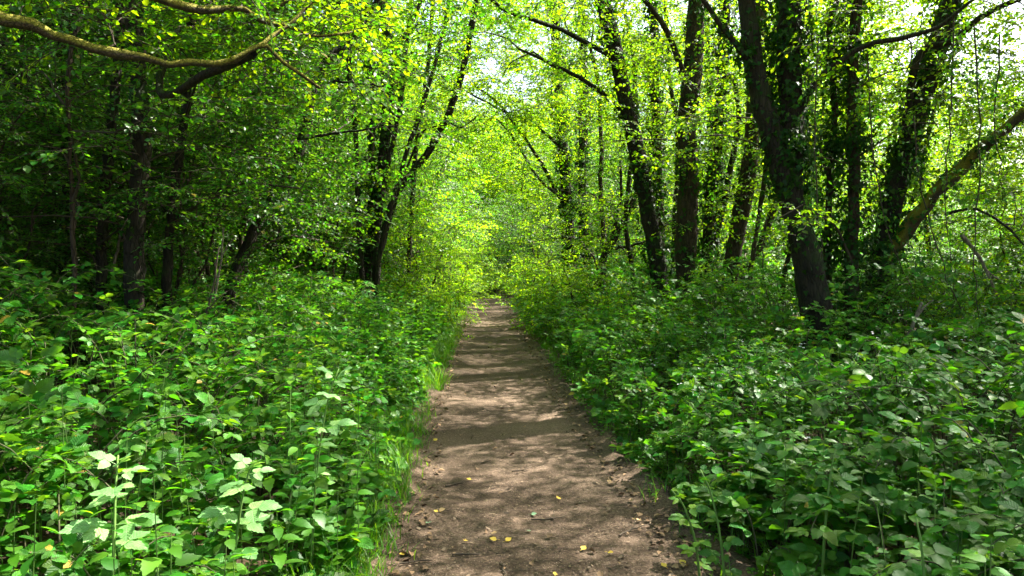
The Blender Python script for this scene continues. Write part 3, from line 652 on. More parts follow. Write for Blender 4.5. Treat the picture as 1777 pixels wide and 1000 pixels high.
def over(n, xr, yr, zr): return np.stack([rng.uniform(*xr, n), rng.uniform(*yr, n), rng.uniform(*zr, n)], 1)  # leaf clusters added high overhead to cast shade below
def seen(n, xr, yr, dr): return np.array([at(rng.uniform(*xr), rng.uniform(*yr), rng.uniform(*dr)) for _ in range(n)])
def tree(label, stems, bark='bark', leaf='tree', crown=None, low_r=2.2, low=None, n_low=30, extra=None, group=None, name='tree', cat='tree', per=6, tmpl=None, sc_leaf=1.0, n_crown=26):
    """stems: dicts px,d,w(px width bottom,top), kind, top(z), ivy, ground"""
    tmpl = tmpl or SPR_FINE
    lines = []
    for s in stems:
        P = stem_line(s['px'], s['d'], s.get('ground', True), s.get('top'), wob=s.get('wob', .02))
        dm = float(np.mean(s['d'])); w0, w1 = s['w']; m = len(P); t = np.linspace(0, 1, m)
        r0, r1 = w0 / 2 * dm / F, w1 / 2 * dm / F
        R = r0 + (r1 - r0) * t
        if s.get('ground', True): h = P[:, 2] - P[0, 2]; R = R * (1 + .35 * np.exp(-h / .2))
        if s.get('top'): R = R * np.clip((1.02 - t) / .35, .12, 1)
        R *= 1 + .05 * np.sin(t * 23 + rng.random() * 6) + .03 * rng.normal(size=m)
        if s.get('bark') == 'barkmoss': R = R * (1 + .10 * np.sin(t * 61 + 2) * np.sin(t * 37) + .06 * rng.normal(size=m))
        lines.append((P, R, s))
    o0 = lines[0][0][0].copy(); o0[2] += .1
    root = empty(name, o0, label, cat, group)
    for i, (P, R, s) in enumerate(lines):
        mb = MB(); tubes(mb, P - o0, R, 12 if R.max() > .05 else 7, rough=.035)
        mb.build(s.get('kind', 'trunk' if i == 0 else 'limb'), M[s.get('bark', bark)], root)
    if any(s.get('ivy') for _, _, s in lines):
        mb = MB()
        for P, R, s in lines:
            if s.get('ivy'): ivy_on(mb, P - o0, R, s['ivy'], off=s.get('off', .06), size=s.get('isz', .06 if np.mean(s['d']) < 12 else .075))
        mb.build('ivy', M['ivy'], root)
    nodes = np.concatenate([P[P[:, 2] > 1.3] for P, R, s in lines]); nd = np.concatenate([norm(np.gradient(P, axis=0))[P[:, 2] > 1.3] for P, R, s in lines]); nr = np.concatenate([R[P[:, 2] > 1.3] for P, R, s in lines])
    T = []
    if n_low:
        k = rng.integers(0, len(nodes), n_low * 3); q = nodes[k]; q = q[(q[:, 2] > 1.9) & (q[:, 2] < 6.5)][:n_low]; a = rng.uniform(-.35 * PI, 1.35 * PI, len(q)); r = rng.uniform(.5, low_r, len(q))
        T.append(q + np.stack([np.cos(a) * r, np.sin(a) * r, rng.uniform(-.3, .6, len(q))], 1))
    tops = [P[-1] for P, R, s in lines if s.get('top')]
    for tp in tops:
        r = crown or (2.6, 2.6, 2.8); T.append(ellipsoid(n_crown // len(tops), tp + np.array([0, 0, -.6]), r))
    if extra is not None: T.append(np.array(extra))
    mb = MB(); tg = np.concatenate(T)
    od = grow(mb, nodes, nd, nr, tg)
    sprays(mb, tg, od, per, tmpl, sc_leaf)
    for k in range(len(mb.V)): mb.V[k] = mb.V[k] - o0.astype(np.float32)
    mb.build('crown', [M[leaf], M['twig']], root)
    return root

# --- sunny side of the path
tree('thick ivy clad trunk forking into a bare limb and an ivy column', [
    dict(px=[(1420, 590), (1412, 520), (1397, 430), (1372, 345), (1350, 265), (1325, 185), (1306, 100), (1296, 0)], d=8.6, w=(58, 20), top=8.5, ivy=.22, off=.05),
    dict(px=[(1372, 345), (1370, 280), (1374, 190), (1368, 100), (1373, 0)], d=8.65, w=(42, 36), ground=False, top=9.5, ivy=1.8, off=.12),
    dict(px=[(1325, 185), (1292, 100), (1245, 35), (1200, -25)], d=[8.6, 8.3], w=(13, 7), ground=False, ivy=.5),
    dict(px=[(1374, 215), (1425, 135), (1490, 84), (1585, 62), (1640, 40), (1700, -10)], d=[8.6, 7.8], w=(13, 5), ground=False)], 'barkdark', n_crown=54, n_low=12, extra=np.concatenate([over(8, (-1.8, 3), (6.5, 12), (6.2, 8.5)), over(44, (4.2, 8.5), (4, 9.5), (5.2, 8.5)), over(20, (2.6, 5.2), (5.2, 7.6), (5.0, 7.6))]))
tree('tangled ivy hung slender trunk just behind the thick forked ivy trunk', [
    dict(px=[(1472, 575), (1478, 450), (1483, 300), (1480, 150), (1488, 0)], d=9.4, w=(22, 16), top=8, ivy=.9, off=.16),
    dict(px=[(1440, 560), (1436, 400), (1448, 200), (1440, 60), (1455, -10)], d=9.7, w=(14, 9), ivy=.9, off=.18)], 'bark', n_low=22)
tree('leaning ivy trunk near the bright clearing with a mossy limb slanting away', [
    dict(px=[(1518, 580), (1522, 500), (1540, 390), (1565, 290), (1600, 170), (1632, 60), (1648, 0)], d=9.8, w=(40, 28), top=8.5, ivy=1.0, off=.1),
    dict(px=[(1526, 470), (1570, 402), (1625, 335), (1690, 270), (1740, 228), (1800, 175)], d=[9.8, 8.8], w=(26, 17), ground=False, bark='barkmoss', ivy=.35),
    dict(px=[(1560, 300), (1590, 105), (1650, 72), (1715, 22), (1790, -10)], d=[9.8, 9.0], w=(14, 8), ground=False),
    dict(px=[(1640, 372), (1690, 362), (1745, 392), (1790, 440)], d=[9.2, 8.6], w=(6, 3), ground=False)], 'barkdark', n_low=26, extra=seen(90, (1470, 1800), (-20, 340), (9.5, 15)))
tree('straight brown trunk with smooth lit bark in the middle of the row', [
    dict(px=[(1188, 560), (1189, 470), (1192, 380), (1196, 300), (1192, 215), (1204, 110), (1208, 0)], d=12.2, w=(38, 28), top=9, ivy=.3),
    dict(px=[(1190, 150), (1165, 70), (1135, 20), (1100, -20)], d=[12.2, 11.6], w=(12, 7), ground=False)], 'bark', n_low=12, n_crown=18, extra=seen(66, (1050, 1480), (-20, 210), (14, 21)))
tree('ivy freckled trunk bending towards the path as it rises', [
    dict(px=[(1152, 535), (1140, 450), (1126, 370), (1110, 285), (1088, 185), (1066, 85), (1046, 0)], d=12.8, w=(32, 22), top=9, ivy=.5, off=.07),
    dict(px=[(1066, 100), (1010, 70), (950, 42), (880, 20), (840, -10)], d=[12.8, 11.5], w=(10, 5), ground=False),
    dict(px=[(1076, 190), (1015, 140), (955, 110), (900, 85)], d=[12.8, 12.2], w=(9, 4), ground=False)], 'barkdark', n_low=18, n_crown=16, extra=np.concatenate([over(8, (-2.4, 2.5), (10, 17), (7.4, 10)), seen(64, (770, 1010), (-20, 210), (12.5, 19))]))
tree('thin ivy sleeved trunk rising close behind the bending trunk', [
    dict(px=[(1148, 480), (1144, 380), (1140, 250), (1136, 120), (1132, 0)], d=15, w=(18, 13), top=9, ivy=1.1, off=.09)], 'bark', n_low=18, n_crown=14)
tree('first of two ivy columns standing side by side where the path narrows', [
    dict(px=[(992, 500), (990, 430), (984, 340), (974, 220), (966, 100), (962, 0)], d=18.5, w=(19, 14), top=10.5, ivy=1.3, off=.09),
    dict(px=[(985, 370), (940, 285), (900, 225), (865, 180), (825, 150)], d=[18.5, 17.5], w=(7, 3), ground=False),
    dict(px=[(978, 260), (930, 220), (870, 190), (820, 165)], d=[18.5, 17.8], w=(6, 3), ground=False),
    dict(px=[(983, 350), (935, 310), (892, 240), (860, 205)], d=[18.4, 17.0], w=(6, 3), ground=False)], 'barkdark', n_low=26, n_crown=20, extra=seen(30, (800, 1020), (-10, 300), (18, 26)))
tree('second ivy column standing behind its twin where the path narrows', [
    dict(px=[(1013, 480), (1012, 390), (1010, 300), (1014, 150), (1008, 0)], d=20, w=(17, 13), top=10.5, ivy=1.3, off=.08)], 'barkdark', n_low=22, n_crown=20)
tree('ivy clothed trunk leaning behind the straight brown trunk', [
    dict(px=[(1224, 525), (1228, 430), (1238, 300), (1250, 180), (1258, 0)], d=13.8, w=(22, 16), top=8.5, ivy=1.0, off=.09),
    dict(px=[(1238, 430), (1256, 350), (1270, 280), (1282, 215), (1275, 130)], d=13.8, w=(13, 8), ground=False)], 'barkdark', n_low=14, n_crown=16)
tree('slanting trunk with lit brown edge between the straight trunk and the thick fork', [
    dict(px=[(1262, 530), (1272, 450), (1288, 360), (1304, 260), (1308, 160), (1318, 0)], d=12.4, w=(32, 20), top=8.5, ivy=.2)], 'bark', n_low=14, n_crown=16)
tree('thin slanted stem crossing low behind the slanting trunk', [
    dict(px=[(1280, 500), (1318, 430), (1346, 350), (1372, 270), (1400, 180)], d=13.4, w=(15, 8), top=6)], 'bark', n_low=12, n_crown=12)
tree('spindly upright stem standing among the hanging stems near the slanting trunk', [
    dict(px=[(1302, 540), (1306, 450), (1318, 370), (1330, 280), (1338, 150)], d=11.5, w=(9, 6), top=6.5)], 'bark', n_low=12, n_crown=12)
tree('slim bare stem rising from the low tangle beyond the ivy columns', [
    dict(px=[(1050, 470), (1047, 400), (1042, 320), (1044, 250), (1036, 130)], d=17, w=(9, 6), top=7.5)], 'bark', n_low=24, n_crown=40)
tree('low shrubby tree with slanting crossed stems beyond the ivy columns', [
    dict(px=[(1045, 465), (1062, 420), (1088, 375), (1105, 335), (1130, 280)], d=16, w=(16, 7)),
    dict(px=[(1062, 420), (1070, 380), (1078, 330), (1076, 280)], d=16, w=(8, 4), ground=False),
    dict(px=[(1058, 430), (1090, 428), (1130, 415)], d=16, w=(7, 4), ground=False)], 'barkdark', n_low=26, leaf='hazel')
tree('fine dark stem between the bending trunk and the straight brown trunk', [
    dict(px=[(1164, 520), (1170, 400), (1176, 250), (1160, 120), (1152, 0)], d=15.5, w=(9, 6), top=8)], 'barkdark', n_low=10, n_crown=8)
tree('fine wavy stem standing behind the ivy clothed leaning trunk', [
    dict(px=[(1252, 510), (1244, 400), (1250, 300), (1232, 180), (1226, 0)], d=16.5, w=(10, 6), top=8.5, ivy=.5)], 'barkdark', n_low=10, n_crown=8)
tree('thin bowed stem rising in front of the tangle beyond the ivy columns', [
    dict(px=[(1098, 480), (1086, 390), (1092, 310), (1104, 220), (1098, 90)], d=15.8, w=(9, 5), top=7.5)], 'barkdark', n_low=10, n_crown=8)
tree('thin stem slanting past the foot of the thick forked trunk', [
    dict(px=[(1352, 560), (1362, 470), (1380, 380), (1352, 250), (1342, 120)], d=12, w=(9, 6), top=7)], 'barkdark', n_low=10, n_crown=8)
tree('slim leaning stem just beyond the leaning ivy trunk in the clearing', [
    dict(px=[(1600, 560), (1612, 440), (1598, 320), (1622, 180), (1640, 60)], d=12.5, w=(9, 6), top=6.5)], 'barkdark', n_low=18, n_crown=20)
# --- shaded side
tree('thin upright stem behind the bare leaning stem of the twin ivy tree', [
    dict(px=[(708, 480), (714, 380), (722, 260), (742, 120), (752, 0)], d=18.5, w=(9, 6), top=9)], 'barkdark', n_low=20, n_crown=20)
tree('many stemmed ivy tree fanning up from one base where the bright bank meets the path', [
    dict(px=[(634, 490), (646, 420), (655, 350), (668, 250), (676, 160), (681, 95), (668, 45), (658, -10)], d=14.8, w=(22, 14), top=9.5, ivy=.9, off=.07),
    dict(px=[(648, 480), (668, 400), (692, 330), (738, 272), (772, 212), (796, 150), (812, 80), (826, 0)], d=[14.9, 14.2], w=(15, 8), kind='trunk', top=9),
    dict(px=[(640, 440), (644, 330), (646, 200), (642, 100), (636, 0)], d=15.1, w=(12, 8), kind='trunk', top=8.5, ivy=.7),
    dict(px=[(650, 475), (658, 380), (672, 290), (694, 190), (704, 90), (716, 0)], d=14.3, w=(10, 6), kind='trunk', top=8.5, ivy=.2),
    dict(px=[(656, 470), (676, 370), (704, 270), (738, 170), (766, 70), (780, 0)], d=14.2, w=(9, 5), kind='trunk', top=8.5),
    dict(px=[(628, 480), (622, 380), (618, 250), (606, 120), (600, 0)], d=14.4, w=(10, 6), kind='trunk', top=8.5, ivy=.2),
    dict(px=[(680, 95), (712, 45), (728, 5), (750, -40)], d=14.8, w=(9, 6), ground=False),
    dict(px=[(740, 270), (775, 215), (800, 222), (830, 200)], d=14.5, w=(5, 2), ground=False),
    dict(px=[(690, 335), (730, 235), (755, 220), (790, 205)], d=14.4, w=(5, 2), ground=False)], 'barkdark', n_low=20, n_crown=80, extra=np.concatenate([over(12, (-3.5, 1), (12, 19), (7.8, 10.8)), seen(40, (600, 850), (-10, 300), (16.5, 25))]))
tree('curving trunk leaning over the bank with bent bare top', [
    dict(px=[(398, 510), (428, 430), (468, 345), (510, 285), (532, 220), (545, 150), (572, 100), (612, 62)], d=[8.8, 9.4], w=(21, 11), top=8, ivy=.15),
    dict(px=[(530, 240), (570, 232), (610, 228), (650, 222)], d=9.2, w=(6, 3), ground=False),
    dict(px=[(545, 150), (580, 142), (630, 146), (665, 150)], d=9.3, w=(5, 3), ground=False)], 'barkdark', n_low=40, low_r=1.2, leaf='hazel', n_crown=26, extra=over(44, (-3.2, .6), (8.5, 14.5), (6.6, 9.5)))
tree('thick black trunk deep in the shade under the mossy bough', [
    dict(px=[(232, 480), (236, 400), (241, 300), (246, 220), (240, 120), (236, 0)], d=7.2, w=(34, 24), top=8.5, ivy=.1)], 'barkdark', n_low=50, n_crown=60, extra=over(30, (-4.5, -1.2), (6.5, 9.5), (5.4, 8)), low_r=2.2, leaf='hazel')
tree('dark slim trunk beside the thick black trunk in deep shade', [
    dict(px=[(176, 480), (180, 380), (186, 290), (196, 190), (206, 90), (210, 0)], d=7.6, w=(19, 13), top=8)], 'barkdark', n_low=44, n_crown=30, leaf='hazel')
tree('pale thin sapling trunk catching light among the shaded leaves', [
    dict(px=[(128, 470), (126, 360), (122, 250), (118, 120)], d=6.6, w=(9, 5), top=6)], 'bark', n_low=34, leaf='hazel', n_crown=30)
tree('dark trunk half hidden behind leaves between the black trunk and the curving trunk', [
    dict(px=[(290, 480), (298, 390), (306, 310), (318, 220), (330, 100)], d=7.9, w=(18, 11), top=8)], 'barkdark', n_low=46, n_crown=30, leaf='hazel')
tree('straight ivy trunk behind the forest leaves below the bough tip', [
    dict(px=[(420, 480), (426, 380), (432, 250), (434, 120), (430, 0)], d=13.5, w=(20, 14), top=9.5, ivy=.8)], 'barkdark', n_low=44)
tree('slender stem between the curving trunk and the twin ivy tree', [
    dict(px=[(560, 470), (566, 380), (575, 260), (590, 140), (600, 0)], d=17.5, w=(12, 8), top=9.5, ivy=.5)], 'bark', n_low=40)
# oak whose mossy bough crosses the upper corner; its trunk stands beside the view
tree('mossy oak bough sweeping across the sky corner over the shaded bank', [
    dict(px=[(-330, 520), (-330, 350), (-315, 160), (-300, 0)], d=4.6, w=(110, 80), top=7.5, ivy=.2),
    dict(px=[(-320, 60), (-150, 0), (-20, 22), (62, 46), (120, 70), (190, 91), (265, 104), (335, 112), (402, 104), (452, 80), (500, 114), (555, 153)], d=[4.6, 5.6], w=(25, 6), ground=False, bark='barkmoss', wob=.03),
    dict(px=[(402, 104), (455, 78), (478, 60), (520, 25), (570, -20)], d=[5.3, 5.8], w=(9, 5), ground=False, bark='barkmoss'),
    dict(px=[(-310, 0), (0, -70), (200, -28), (300, 6), (360, 18), (420, 14), (452, 36), (500, 46), (545, 62), (608, 56)], d=[4.6, 6.2], w=(20, 4), ground=False, bark='barkmoss', wob=.01),
    dict(px=[(452, 36), (490, 8), (540, -20)], d=6, w=(8, 5), ground=False, bark='barkmoss'),
    dict(px=[(440, 92), (385, 118), (335, 140), (290, 168), (275, 150), (290, 100), (310, 50)], d=[5.5, 6.4], w=(17, 10), ground=False, bark='barkdark')],
    'barkdark', n_low=0, n_crown=90, crown=(3.4, 3.2, 2.6), extra=list(np.concatenate([over(8, (-3, .8), (4.6, 10), (5.6, 7.8)), over(30, (.3, 4.2), (4.2, 7.2), (5.6, 8.5))])) + [at(p, q, d) for p, q, d in [(500, 70, 5.7), (560, 20, 5.9), (600, 60, 6.1), (420, 10, 5.8), (350, -30, 5.6), (250, 0, 5.5), (120, -20, 5), (640, 20, 6.4), (480, -30, 5.8), (300, 60, 6.4), (550, 60, 6.2), (180, 30, 5.4), (40, 10, 5), (400, 60, 6)]])

# ------------------------------------------------------------------ shared kinds: shrubs and background trees
def hazel(seed, h=4.2, ns=5, ncl=58, tm=None, leaf='hazel', loc=(0, 0, -100), per=4, sc_leaf=1., label='', spreadr=1.5, name='hazel_bush'):
    root = empty(name, (0, 0, 0), label, 'bush'); lines = []
    for i in range(ns):
        a = i / ns * 2 * PI + rng.random(); r = rng.uniform(.5, 1.) * spreadr; hh = h * rng.uniform(.75, 1.05)
        P = smooth_line([(math.cos(a) * .12, math.sin(a) * .12, -.1), (math.cos(a) * r * .3, math.sin(a) * r * .3, hh * .4), (math.cos(a) * r * .65, math.sin(a) * r * .65, hh * .75), (math.cos(a + .3) * r, math.sin(a + .3) * r, hh)], 14)
        P[2:-1] += rng.normal(size=(11, 3)) * .03; R = np.linspace(.03, .008, 14) * rng.uniform(.7, 1.2); lines.append((P, R))
        mb = MB(); tubes(mb, P, R, 6, rough=.06); mb.build('stem', M['bark'], root)
    nodes = np.concatenate([P[3:] for P, R in lines]); nd = np.concatenate([norm(np.gradient(P, axis=0))[3:] for P, R in lines]); nr = np.concatenate([R[3:] for P, R in lines])
    k = rng.integers(0, len(nodes), ncl); a = rng.random(ncl) * 2 * PI; r = rng.uniform(.2, 1.0, ncl) * spreadr * .7
    T = nodes[k] + np.stack([np.cos(a) * r, np.sin(a) * r, rng.uniform(-.5, .5, ncl)], 1); T[:, 2] = np.maximum(T[:, 2], .35)
    mb = MB(); od = grow(mb, nodes, nd, nr, T, sides=3); sprays(mb, T, od, per, tm or SPR_FINE, sc_leaf); mb.build('crown', [M[leaf], M['twig']], root)
    return root
def wood_tree(seed, h=12, ncl=130, per=4, tm=None, sc_leaf=1., crown=(2.6, 2.6, 4.2), label='', leaf='hazel'):
    root = empty('woodland_tree', (0, 0, 0), label, 'tree'); lines = []
    P = smooth_line([(0, 0, -.15), (rng.normal() * .15, rng.normal() * .15, h * .25), (rng.normal() * .4, rng.normal() * .4, h * .55), (rng.normal() * .7, rng.normal() * .7, h * .95)], 34); P[2:-1] += rng.normal(size=(31, 3)) * .025
    R = np.linspace(.14, .02, 34) * rng.uniform(.8, 1.2); R[:3] *= (1.5, 1.25, 1.1); lines.append((P, R)); mb = MB(); tubes(mb, P, R, 9, rough=.05); mb.build('trunk', M['barkdark'], root)
    for i in range(3):
        j = int(rng.uniform(9, 22)); a = rng.random() * 6.3; q = P[j]; L = h * rng.uniform(.25, .4)
        B = smooth_line([q, q + np.array([math.cos(a) * L * .3, math.sin(a) * L * .3, L * .35]), q + np.array([math.cos(a) * L * .65, math.sin(a) * L * .65, L * .85])], 14); B[1:-1] += rng.normal(size=(12, 3)) * .03
        r_ = np.linspace(R[j] * .6, .012, 14); lines.append((B, r_)); mb = MB(); tubes(mb, B, r_, 7, rough=.05); mb.build('limb', M['barkdark'], root)
    mb = MB(); ivy_on(mb, P[:20], R[:20], rng.uniform(.3, .9), size=.085, off=.08); mb.build('ivy', M['ivy'], root)
    nodes = np.concatenate([p[p[:, 2] > 2] for p, r in lines]); nd = np.concatenate([norm(np.gradient(p, axis=0))[p[:, 2] > 2] for p, r in lines]); nr = np.concatenate([r[p[:, 2] > 2] for p, r in lines])
    T = ellipsoid(ncl, (0, 0, h * .66), crown, .3); k = rng.integers(0, len(nodes), ncl // 4); a = rng.random(ncl // 4) * 6.28; r = rng.uniform(.4, 2, ncl // 4); low = nodes[k] + np.stack([np.cos(a) * r, np.sin(a) * r, 0 * a], 1)
    T = np.concatenate([T, low]); mb = MB(); od = grow(mb, nodes, nd, nr, T); sprays(mb, T, od, per, tm or SPR, sc_leaf, spread=.3); mb.build('crown', [M[leaf], M['twig']], root)
    return root

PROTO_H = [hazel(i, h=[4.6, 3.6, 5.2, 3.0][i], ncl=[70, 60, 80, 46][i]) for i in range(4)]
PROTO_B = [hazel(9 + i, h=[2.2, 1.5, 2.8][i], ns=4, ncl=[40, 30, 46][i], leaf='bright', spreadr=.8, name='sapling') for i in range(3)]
PROTO_W = [wood_tree(i, h=[12, 10, 14, 11][i], per=6, tm=SPR_FINE, sc_leaf=1.3) for i in range(4)]
PROTO_F = [wood_tree(20 + i, h=[14, 12, 16][i], ncl=190, per=5, tm=SPR_BIG, sc_leaf=1.0, leaf='tree', crown=(3.2, 3.2, 5.5)) for i in range(3)]
used = set()
def put(protos, x, y, s, label, cat, group, k=None):
    p = protos[int(rng.integers(0, len(protos))) if k is None else k]; loc = (x, y, gz(x, y) - .03)
    if p.name not in used:
        used.add(p.name); p.location = loc; p.rotation_euler = (0, 0, rng.random() * 6.28); p.scale = (s, s, s); p['label'] = label; p['group'] = group; p['category'] = cat; return p
    r = copy_tree(p, loc, rng.random() * 6.28, s, label, group); r['category'] = cat; return r
def spread(xs, ys, dmin, n, tries=4000, bad=None):
    pts = []
    for _ in range(tries):
        if len(pts) >= n: break
        p = (rng.uniform(*xs), rng.uniform(*ys))
        if all((p[0] - q[0]) ** 2 + (p[1] - q[1]) ** 2 > dmin ** 2 for q in pts) and (bad is None or not bad(*p)): pts.append(p)
    return pts
offpath = lambda lo: (lambda x, y: abs(x - pc(y)) < lo or abs(x) > .8 * y + 4)
# shrub layer in the shaded wood
for x, y in spread((-14, -3.6), (8.6, 19), 1.35, 40, bad=lambda x, y: abs(x - pc(y)) < 3.2 or abs(x) > .8 * y + 4 or (888 + 1269 * x / y > 400 and y < 15.2)):
    put(PROTO_H, x, y, rng.uniform(.8, 1.15), 'leafy hazel bush crowding the dark wood behind the shaded bramble bank', 'bush', 'hazel bushes under the shaded trees')
for x, y in spread((-9, -2.2), (19, 36), 1.7, 22, bad=offpath(2.2)):
    put(PROTO_H, x, y, rng.uniform(.8, 1.2), 'sunlit hazel bush far up the path beyond the twin ivy tree', 'bush', 'hazel bushes far along the shaded side')
for x, y in spread((1.8, 9), (19, 36), 1.9, 18, bad=offpath(2.1)):
    put(PROTO_H, x, y, rng.uniform(.7, 1.1), 'light green hazel bush beyond the two ivy columns', 'bush', 'hazel bushes beyond the ivy columns')
for x, y in spread((5, 16), (16, 30), 2.4, 16, bad=offpath(5.0)):
    put(PROTO_H, x, y, rng.uniform(.6, .95), 'sunlit bush in the clearing behind the row of trunks', 'bush', 'bushes in the clearing')
for x, y in spread((14, 40), (26, 48), 3.0, 26, bad=offpath(10)):
    put(PROTO_H, x, y, rng.uniform(1.0, 1.5), 'sunlit hedge bush across the bright clearing', 'bush', 'hedge bushes across the clearing')
for x, y, lb in [(-4.9, 6.9, 'hazel bush leaning over the bramble bank in front of the dark slim trunks'), (-5.7, 7.4, 'hazel bush at the far end of the shaded bank beside the pale thin sapling'), (-3.9, 8.4, 'hazel bush at the foot of the curving leaning trunk')]:
    put(PROTO_H, x, y, .75, lb, 'bush', 'hazel bushes at the front of the dark wood', 1)
# path end
for x, y in [(-3.9, 40), (-1.2, 43), (.2, 40), (1.6, 42), (-2.0, 48), (0.5, 47), (-6.6, 44), (3.2, 45), (-.2, 52), (-4.5, 52), (-3.0, 33), (-3.6, 37), (.9, 33), (1.1, 36.5), (-2.6, 29.5), (1.3, 29), (-1.0, 38.5), (-.4, 37), (-1.6, 40.5), (-4.6, 47), (-3.2, 54)]:
    put(PROTO_H, x, y, rng.uniform(.9, 1.2), 'hazel bush closing the view where the path bends out of sight', 'bush', 'bushes at the far bend')
for x, y in [(-.95, 35), (-1.5, 36.2), (-1.1, 37.5)]:
    put(PROTO_B, x, y, .9, 'low fresh green sapling closing the far end of the straight path', 'sapling', 'saplings closing the far end of the path', 1)
# young bright saplings along the path
for px, py, d, s, k, lb in [(748, 545, 15.5, .7, 1, 'small lime sapling rising from the nettles at the verge below the twin ivy tree'), (785, 545, 19, .8, 0, 'lime sapling overhanging the grass edge just before the path narrows'), (768, 520, 21, 1.15, 2, 'bright yellow green sapling lit by the sun on the verge before the path end'), (735, 540, 18, .95, 0, 'yellow green sapling nearer than the brightest verge sapling'), (800, 520, 26, .9, 2, 'small lit sapling at the last bend of the grass verge'),
    (925, 540, 22, 1.0, 0, 'light green sapling beside the path opposite the yellow saplings'), (945, 550, 18.5, 1.1, 1, 'low leafy sapling on the sunny verge before the ivy columns'), (975, 560, 16.5, .9, 0, 'fresh green sapling at the foot of the two ivy columns'), (1012, 540, 14.5, .75, 0, 'leafy sapling in front of the second ivy column'), (1068, 545, 13, .7, 1, 'dense sapling filling the gap below the bending trunk'), (1135, 555, 11, .6, 1, 'sapling hiding the feet of the bending and straight trunks'), (1040, 570, 15, .6, 1, 'sapling between the ivy columns and the bending trunk'),
    (1110, 575, 12, .5, 1, 'sapling with flat layered leaves in front of the bending trunk'), (1215, 590, 10.5, .5, 0, 'sapling with layered leaves at the foot of the straight brown trunk'), (1340, 600, 9.8, .45, 1, 'low sapling between the slanting trunk and the thick fork'), (700, 540, 16, .9, 1, 'leafy sapling at the foot of the twin ivy tree'), (1700, 560, 8.5, .75, 1, 'lit sapling at the edge of the bright clearing'), (1610, 560, 11, .8, 0, 'lit sapling beyond the leaning ivy trunk'), (1770, 540, 10, .9, 2, 'leafy sapling at the picture edge beside the clearing')]:
    p = at(px, py, d); put(PROTO_B, p[0], p[1], s, lb, 'sapling', 'young saplings along the path', k)
# woodland trees
for x, y in spread((-22, -3.2), (7, 34), 3.1, 26, bad=lambda x, y: abs(x - pc(y)) < (4.6 if 17 < y < 32 else 3.2) or abs(x) > .85 * y + 5 or (888 + 1269 * x / y > 300 and y < 16.5)):
    put(PROTO_W, x, y, rng.uniform(.8, 1.1), 'slim tree standing deep in the shaded wood behind the bramble bank', 'tree', 'trees of the shaded wood')
for x, y in spread((2.8, 6), (27, 38), 2.9, 3, bad=offpath(2.4)):
    put(PROTO_W, x, y, rng.uniform(.75, 1.0), 'slim tree in the belt of trees beyond the ivy columns', 'tree', 'trees in the belt beyond the ivy columns')
for x, y in [(-6.5, 46), (-3, 50), (1, 50), (4, 46), (-1, 58), (-9, 52), (6.5, 54), (3, 62), (-5, 66), (-12, 46), (-14, 60), (12, 60), (0, 74), (7, 72), (-4.6, 40), (-7, 38), (-2, 66), (1.5, 64), (-8, 68), (-1.5, 54), (-5, 56), (-10, 62), (-8.5, 42)]:
    put(PROTO_F, x, y, rng.uniform(.85, 1.1), 'tall pale green tree rising beyond the far bend of the path', 'tree', 'tall trees beyond the far bend')
for x, y in [(20, 44), (27, 50), (35, 46), (24, 60), (42, 56), (33, 64), (17, 56), (12, 34), (15, 40), (21, 36), (9.5, 24), (13, 27), (17, 30), (11, 31), (25, 38), (8.5, 34)]:
    put(PROTO_F, x, y, rng.uniform(.6, .8), 'round sunlit tree beyond the hedge of the clearing', 'tree', 'trees beyond the clearing')
for x, y in [(-6.5, 1.0), (-5.5, -3.5), (8.4, 6.6), (9.4, 4.2), (11, 10.5), (7.6, 2.0), (13, 13.5), (5, -3)]:  # trees outside the view, added to shade the foreground
    put(PROTO_W, x, y, rng.uniform(.85, 1.0), 'unseen tree added to shade the near end of the path', 'tree', 'unseen trees added for shade at the near end of the path')

# ------------------------------------------------------------------ hanging vines, dead wood
for px, d, lb in [([(1690, 40), (1702, 250), (1690, 420), (1700, 560)], 7.6, 'long hanging vine in front of the bright clearing nearest the slanting limb'), ([(1735, 60), (1728, 220), (1740, 350)], 7.9, 'short hanging vine over the slanting mossy limb'), ([(1655, 20), (1650, 200), (1640, 330), (1655, 520)], 8.2, 'hanging vine passing the leaning ivy trunk'),
    ([(1505, 90), (1515, 260), (1545, 420), (1610, 560)], 8.4, 'vine swinging from the tangled trunk to the brambles'), ([(1395, 250), (1405, 400), (1380, 530)], 9.5, 'thin vine dangling behind the thick forked trunk'), ([(1330, 380), (1325, 470), (1345, 560)], 9.5, 'vine looping down beside the slanting trunk'),
    ([(1585, 200), (1600, 330), (1640, 470), (1690, 580)], 8.0, 'vine crossing below the mossy limb'), ([(1245, 120), (1242, 280), (1230, 470)], 11.5, 'fine vine hanging beside the straight brown trunk'), ([(1420, 60), (1415, 260), (1425, 450)], 8.1, 'ropey vine hanging close in front of the ivy column')]:
    P = stem_line(px, d, ground=False, wob=.03); o0 = P[-1].copy(); r = empty('hanging_vine', o0, lb, 'vine', 'vines hanging from the ivy trees')
    mb = MB(); tubes(mb, P - o0, np.linspace(.009, .005, len(P)), 5, rough=.12); mb.build('stem', M['twig'], r)
    mb = MB(); ivy_on(mb, P - o0, np.full(len(P), .01), .14, size=.045, off=.12); mb.build('foliage', M['hazel'], r)
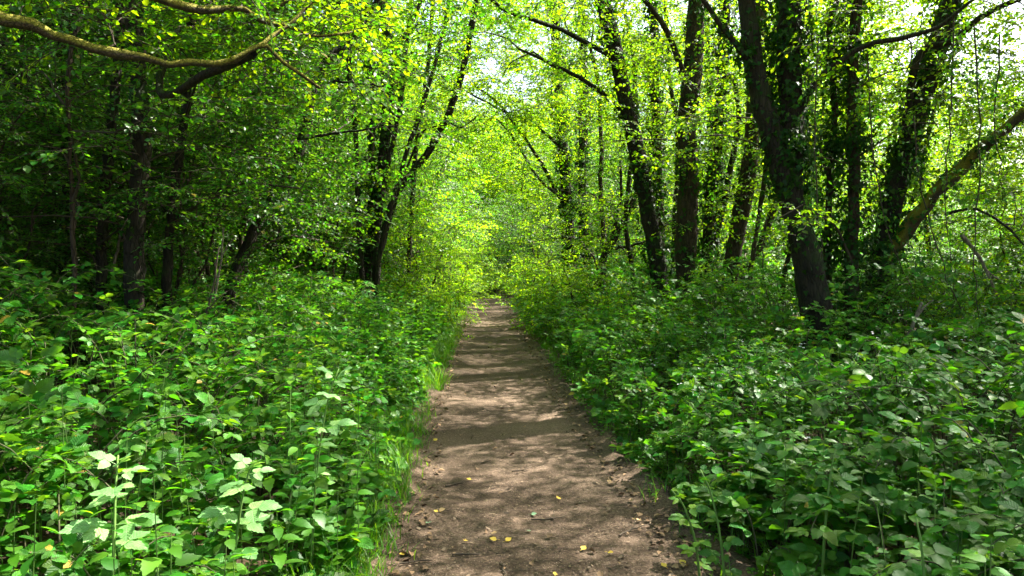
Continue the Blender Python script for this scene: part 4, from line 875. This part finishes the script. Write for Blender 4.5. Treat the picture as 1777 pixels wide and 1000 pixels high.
for px, d, w, lb, mt in [([(1668, 408), (1695, 440), (1718, 485), (1733, 520)], 8.2, (7, 4), 'dead branch slanting down in front of the sunlit clearing', 'deadwood'), ([(1568, 612), (1582, 570), (1594, 540), (1600, 525)], 7.6, (8, 5), 'short pale broken stake in the brambles by the leaning trunk', 'deadwood'), ([(326, 620), (345, 570), (366, 520), (380, 430)], 6.4, (5, 3), 'thin dark bare stem curving up out of the bramble bank', 'twig'), ([(372, 520), (384, 450), (388, 395)], 7.0, (4, 3), 'pale dry stalk standing in front of the dark wood', 'deadwood'), ([(195, 470), (205, 430), (212, 395)], 7.8, (6, 4), 'pale dead stick slanting in the deep shade', 'deadwood')]:
    P = stem_line(px, d, ground=False, wob=.01); o0 = P[0].copy(); mb = MB(); tubes(mb, P - o0, np.linspace(w[0], w[1], len(P)) / 2 * d / F, 7, rough=.08)
    j = len(P) // 2; v = P[j + 1] - P[j]; v /= np.linalg.norm(v); tubes(mb, np.array([P[j] - o0, P[j] - o0 + (v + np.array([.6, .1, .1])) * .1, P[j] - o0 + (v * 1.6 + np.array([1.3, .1, .2])) * .1]), np.array([w[1], w[1] * .7, w[1] * .4]) / 2 * d / F, 5)
    o = mb.build('dead_branch', M[mt]); o.location = Vector(o0); tag(o, lb, 'dead branch')

# ------------------------------------------------------------------ light
SUN_EL, SUN_AZ = math.radians(52), math.radians(62)          # over the clearing, a little ahead
sd = Vector((math.sin(SUN_AZ) * math.cos(SUN_EL), math.cos(SUN_AZ) * math.cos(SUN_EL), math.sin(SUN_EL)))
sl = bpy.data.lights.new('sun', 'SUN'); sl.energy = 5.0; sl.angle = math.radians(.53); sl.color = (1, .95, .86)
so = bpy.data.objects.new('sun', sl); COL.objects.link(so); so.rotation_euler = sd.to_track_quat('Z', 'Y').to_euler(); so.location = (0, 0, 30)
w = bpy.data.worlds.new('World'); sc.world = w; w.use_nodes = True; nt = w.node_tree
sk = nt.nodes.new('ShaderNodeTexSky'); sk.sky_type = 'NISHITA'; sk.sun_disc = False; sk.sun_elevation = SUN_EL; sk.sun_rotation = SUN_AZ; sk.air_density = 1.0; sk.dust_density = 5.0; sk.ozone_density = 1.0
nt.links.new(sk.outputs[0], nt.nodes['Background'].inputs[0]); nt.nodes['Background'].inputs[1].default_value = .095

sc.view_settings.view_transform = 'Standard'; sc.view_settings.look = 'None'; sc.view_settings.gamma = 1.0
sc.view_settings.exposure = 2.65
sc.cycles.max_bounces = 10; sc.cycles.diffuse_bounces = 6; sc.cycles.transmission_bounces = 8; sc.cycles.glossy_bounces = 3
sc.cycles.use_adaptive_sampling = True; sc.cycles.adaptive_threshold = .02
sc.cycles.sample_clamp_indirect = 8
sc.cycles.use_denoising = True
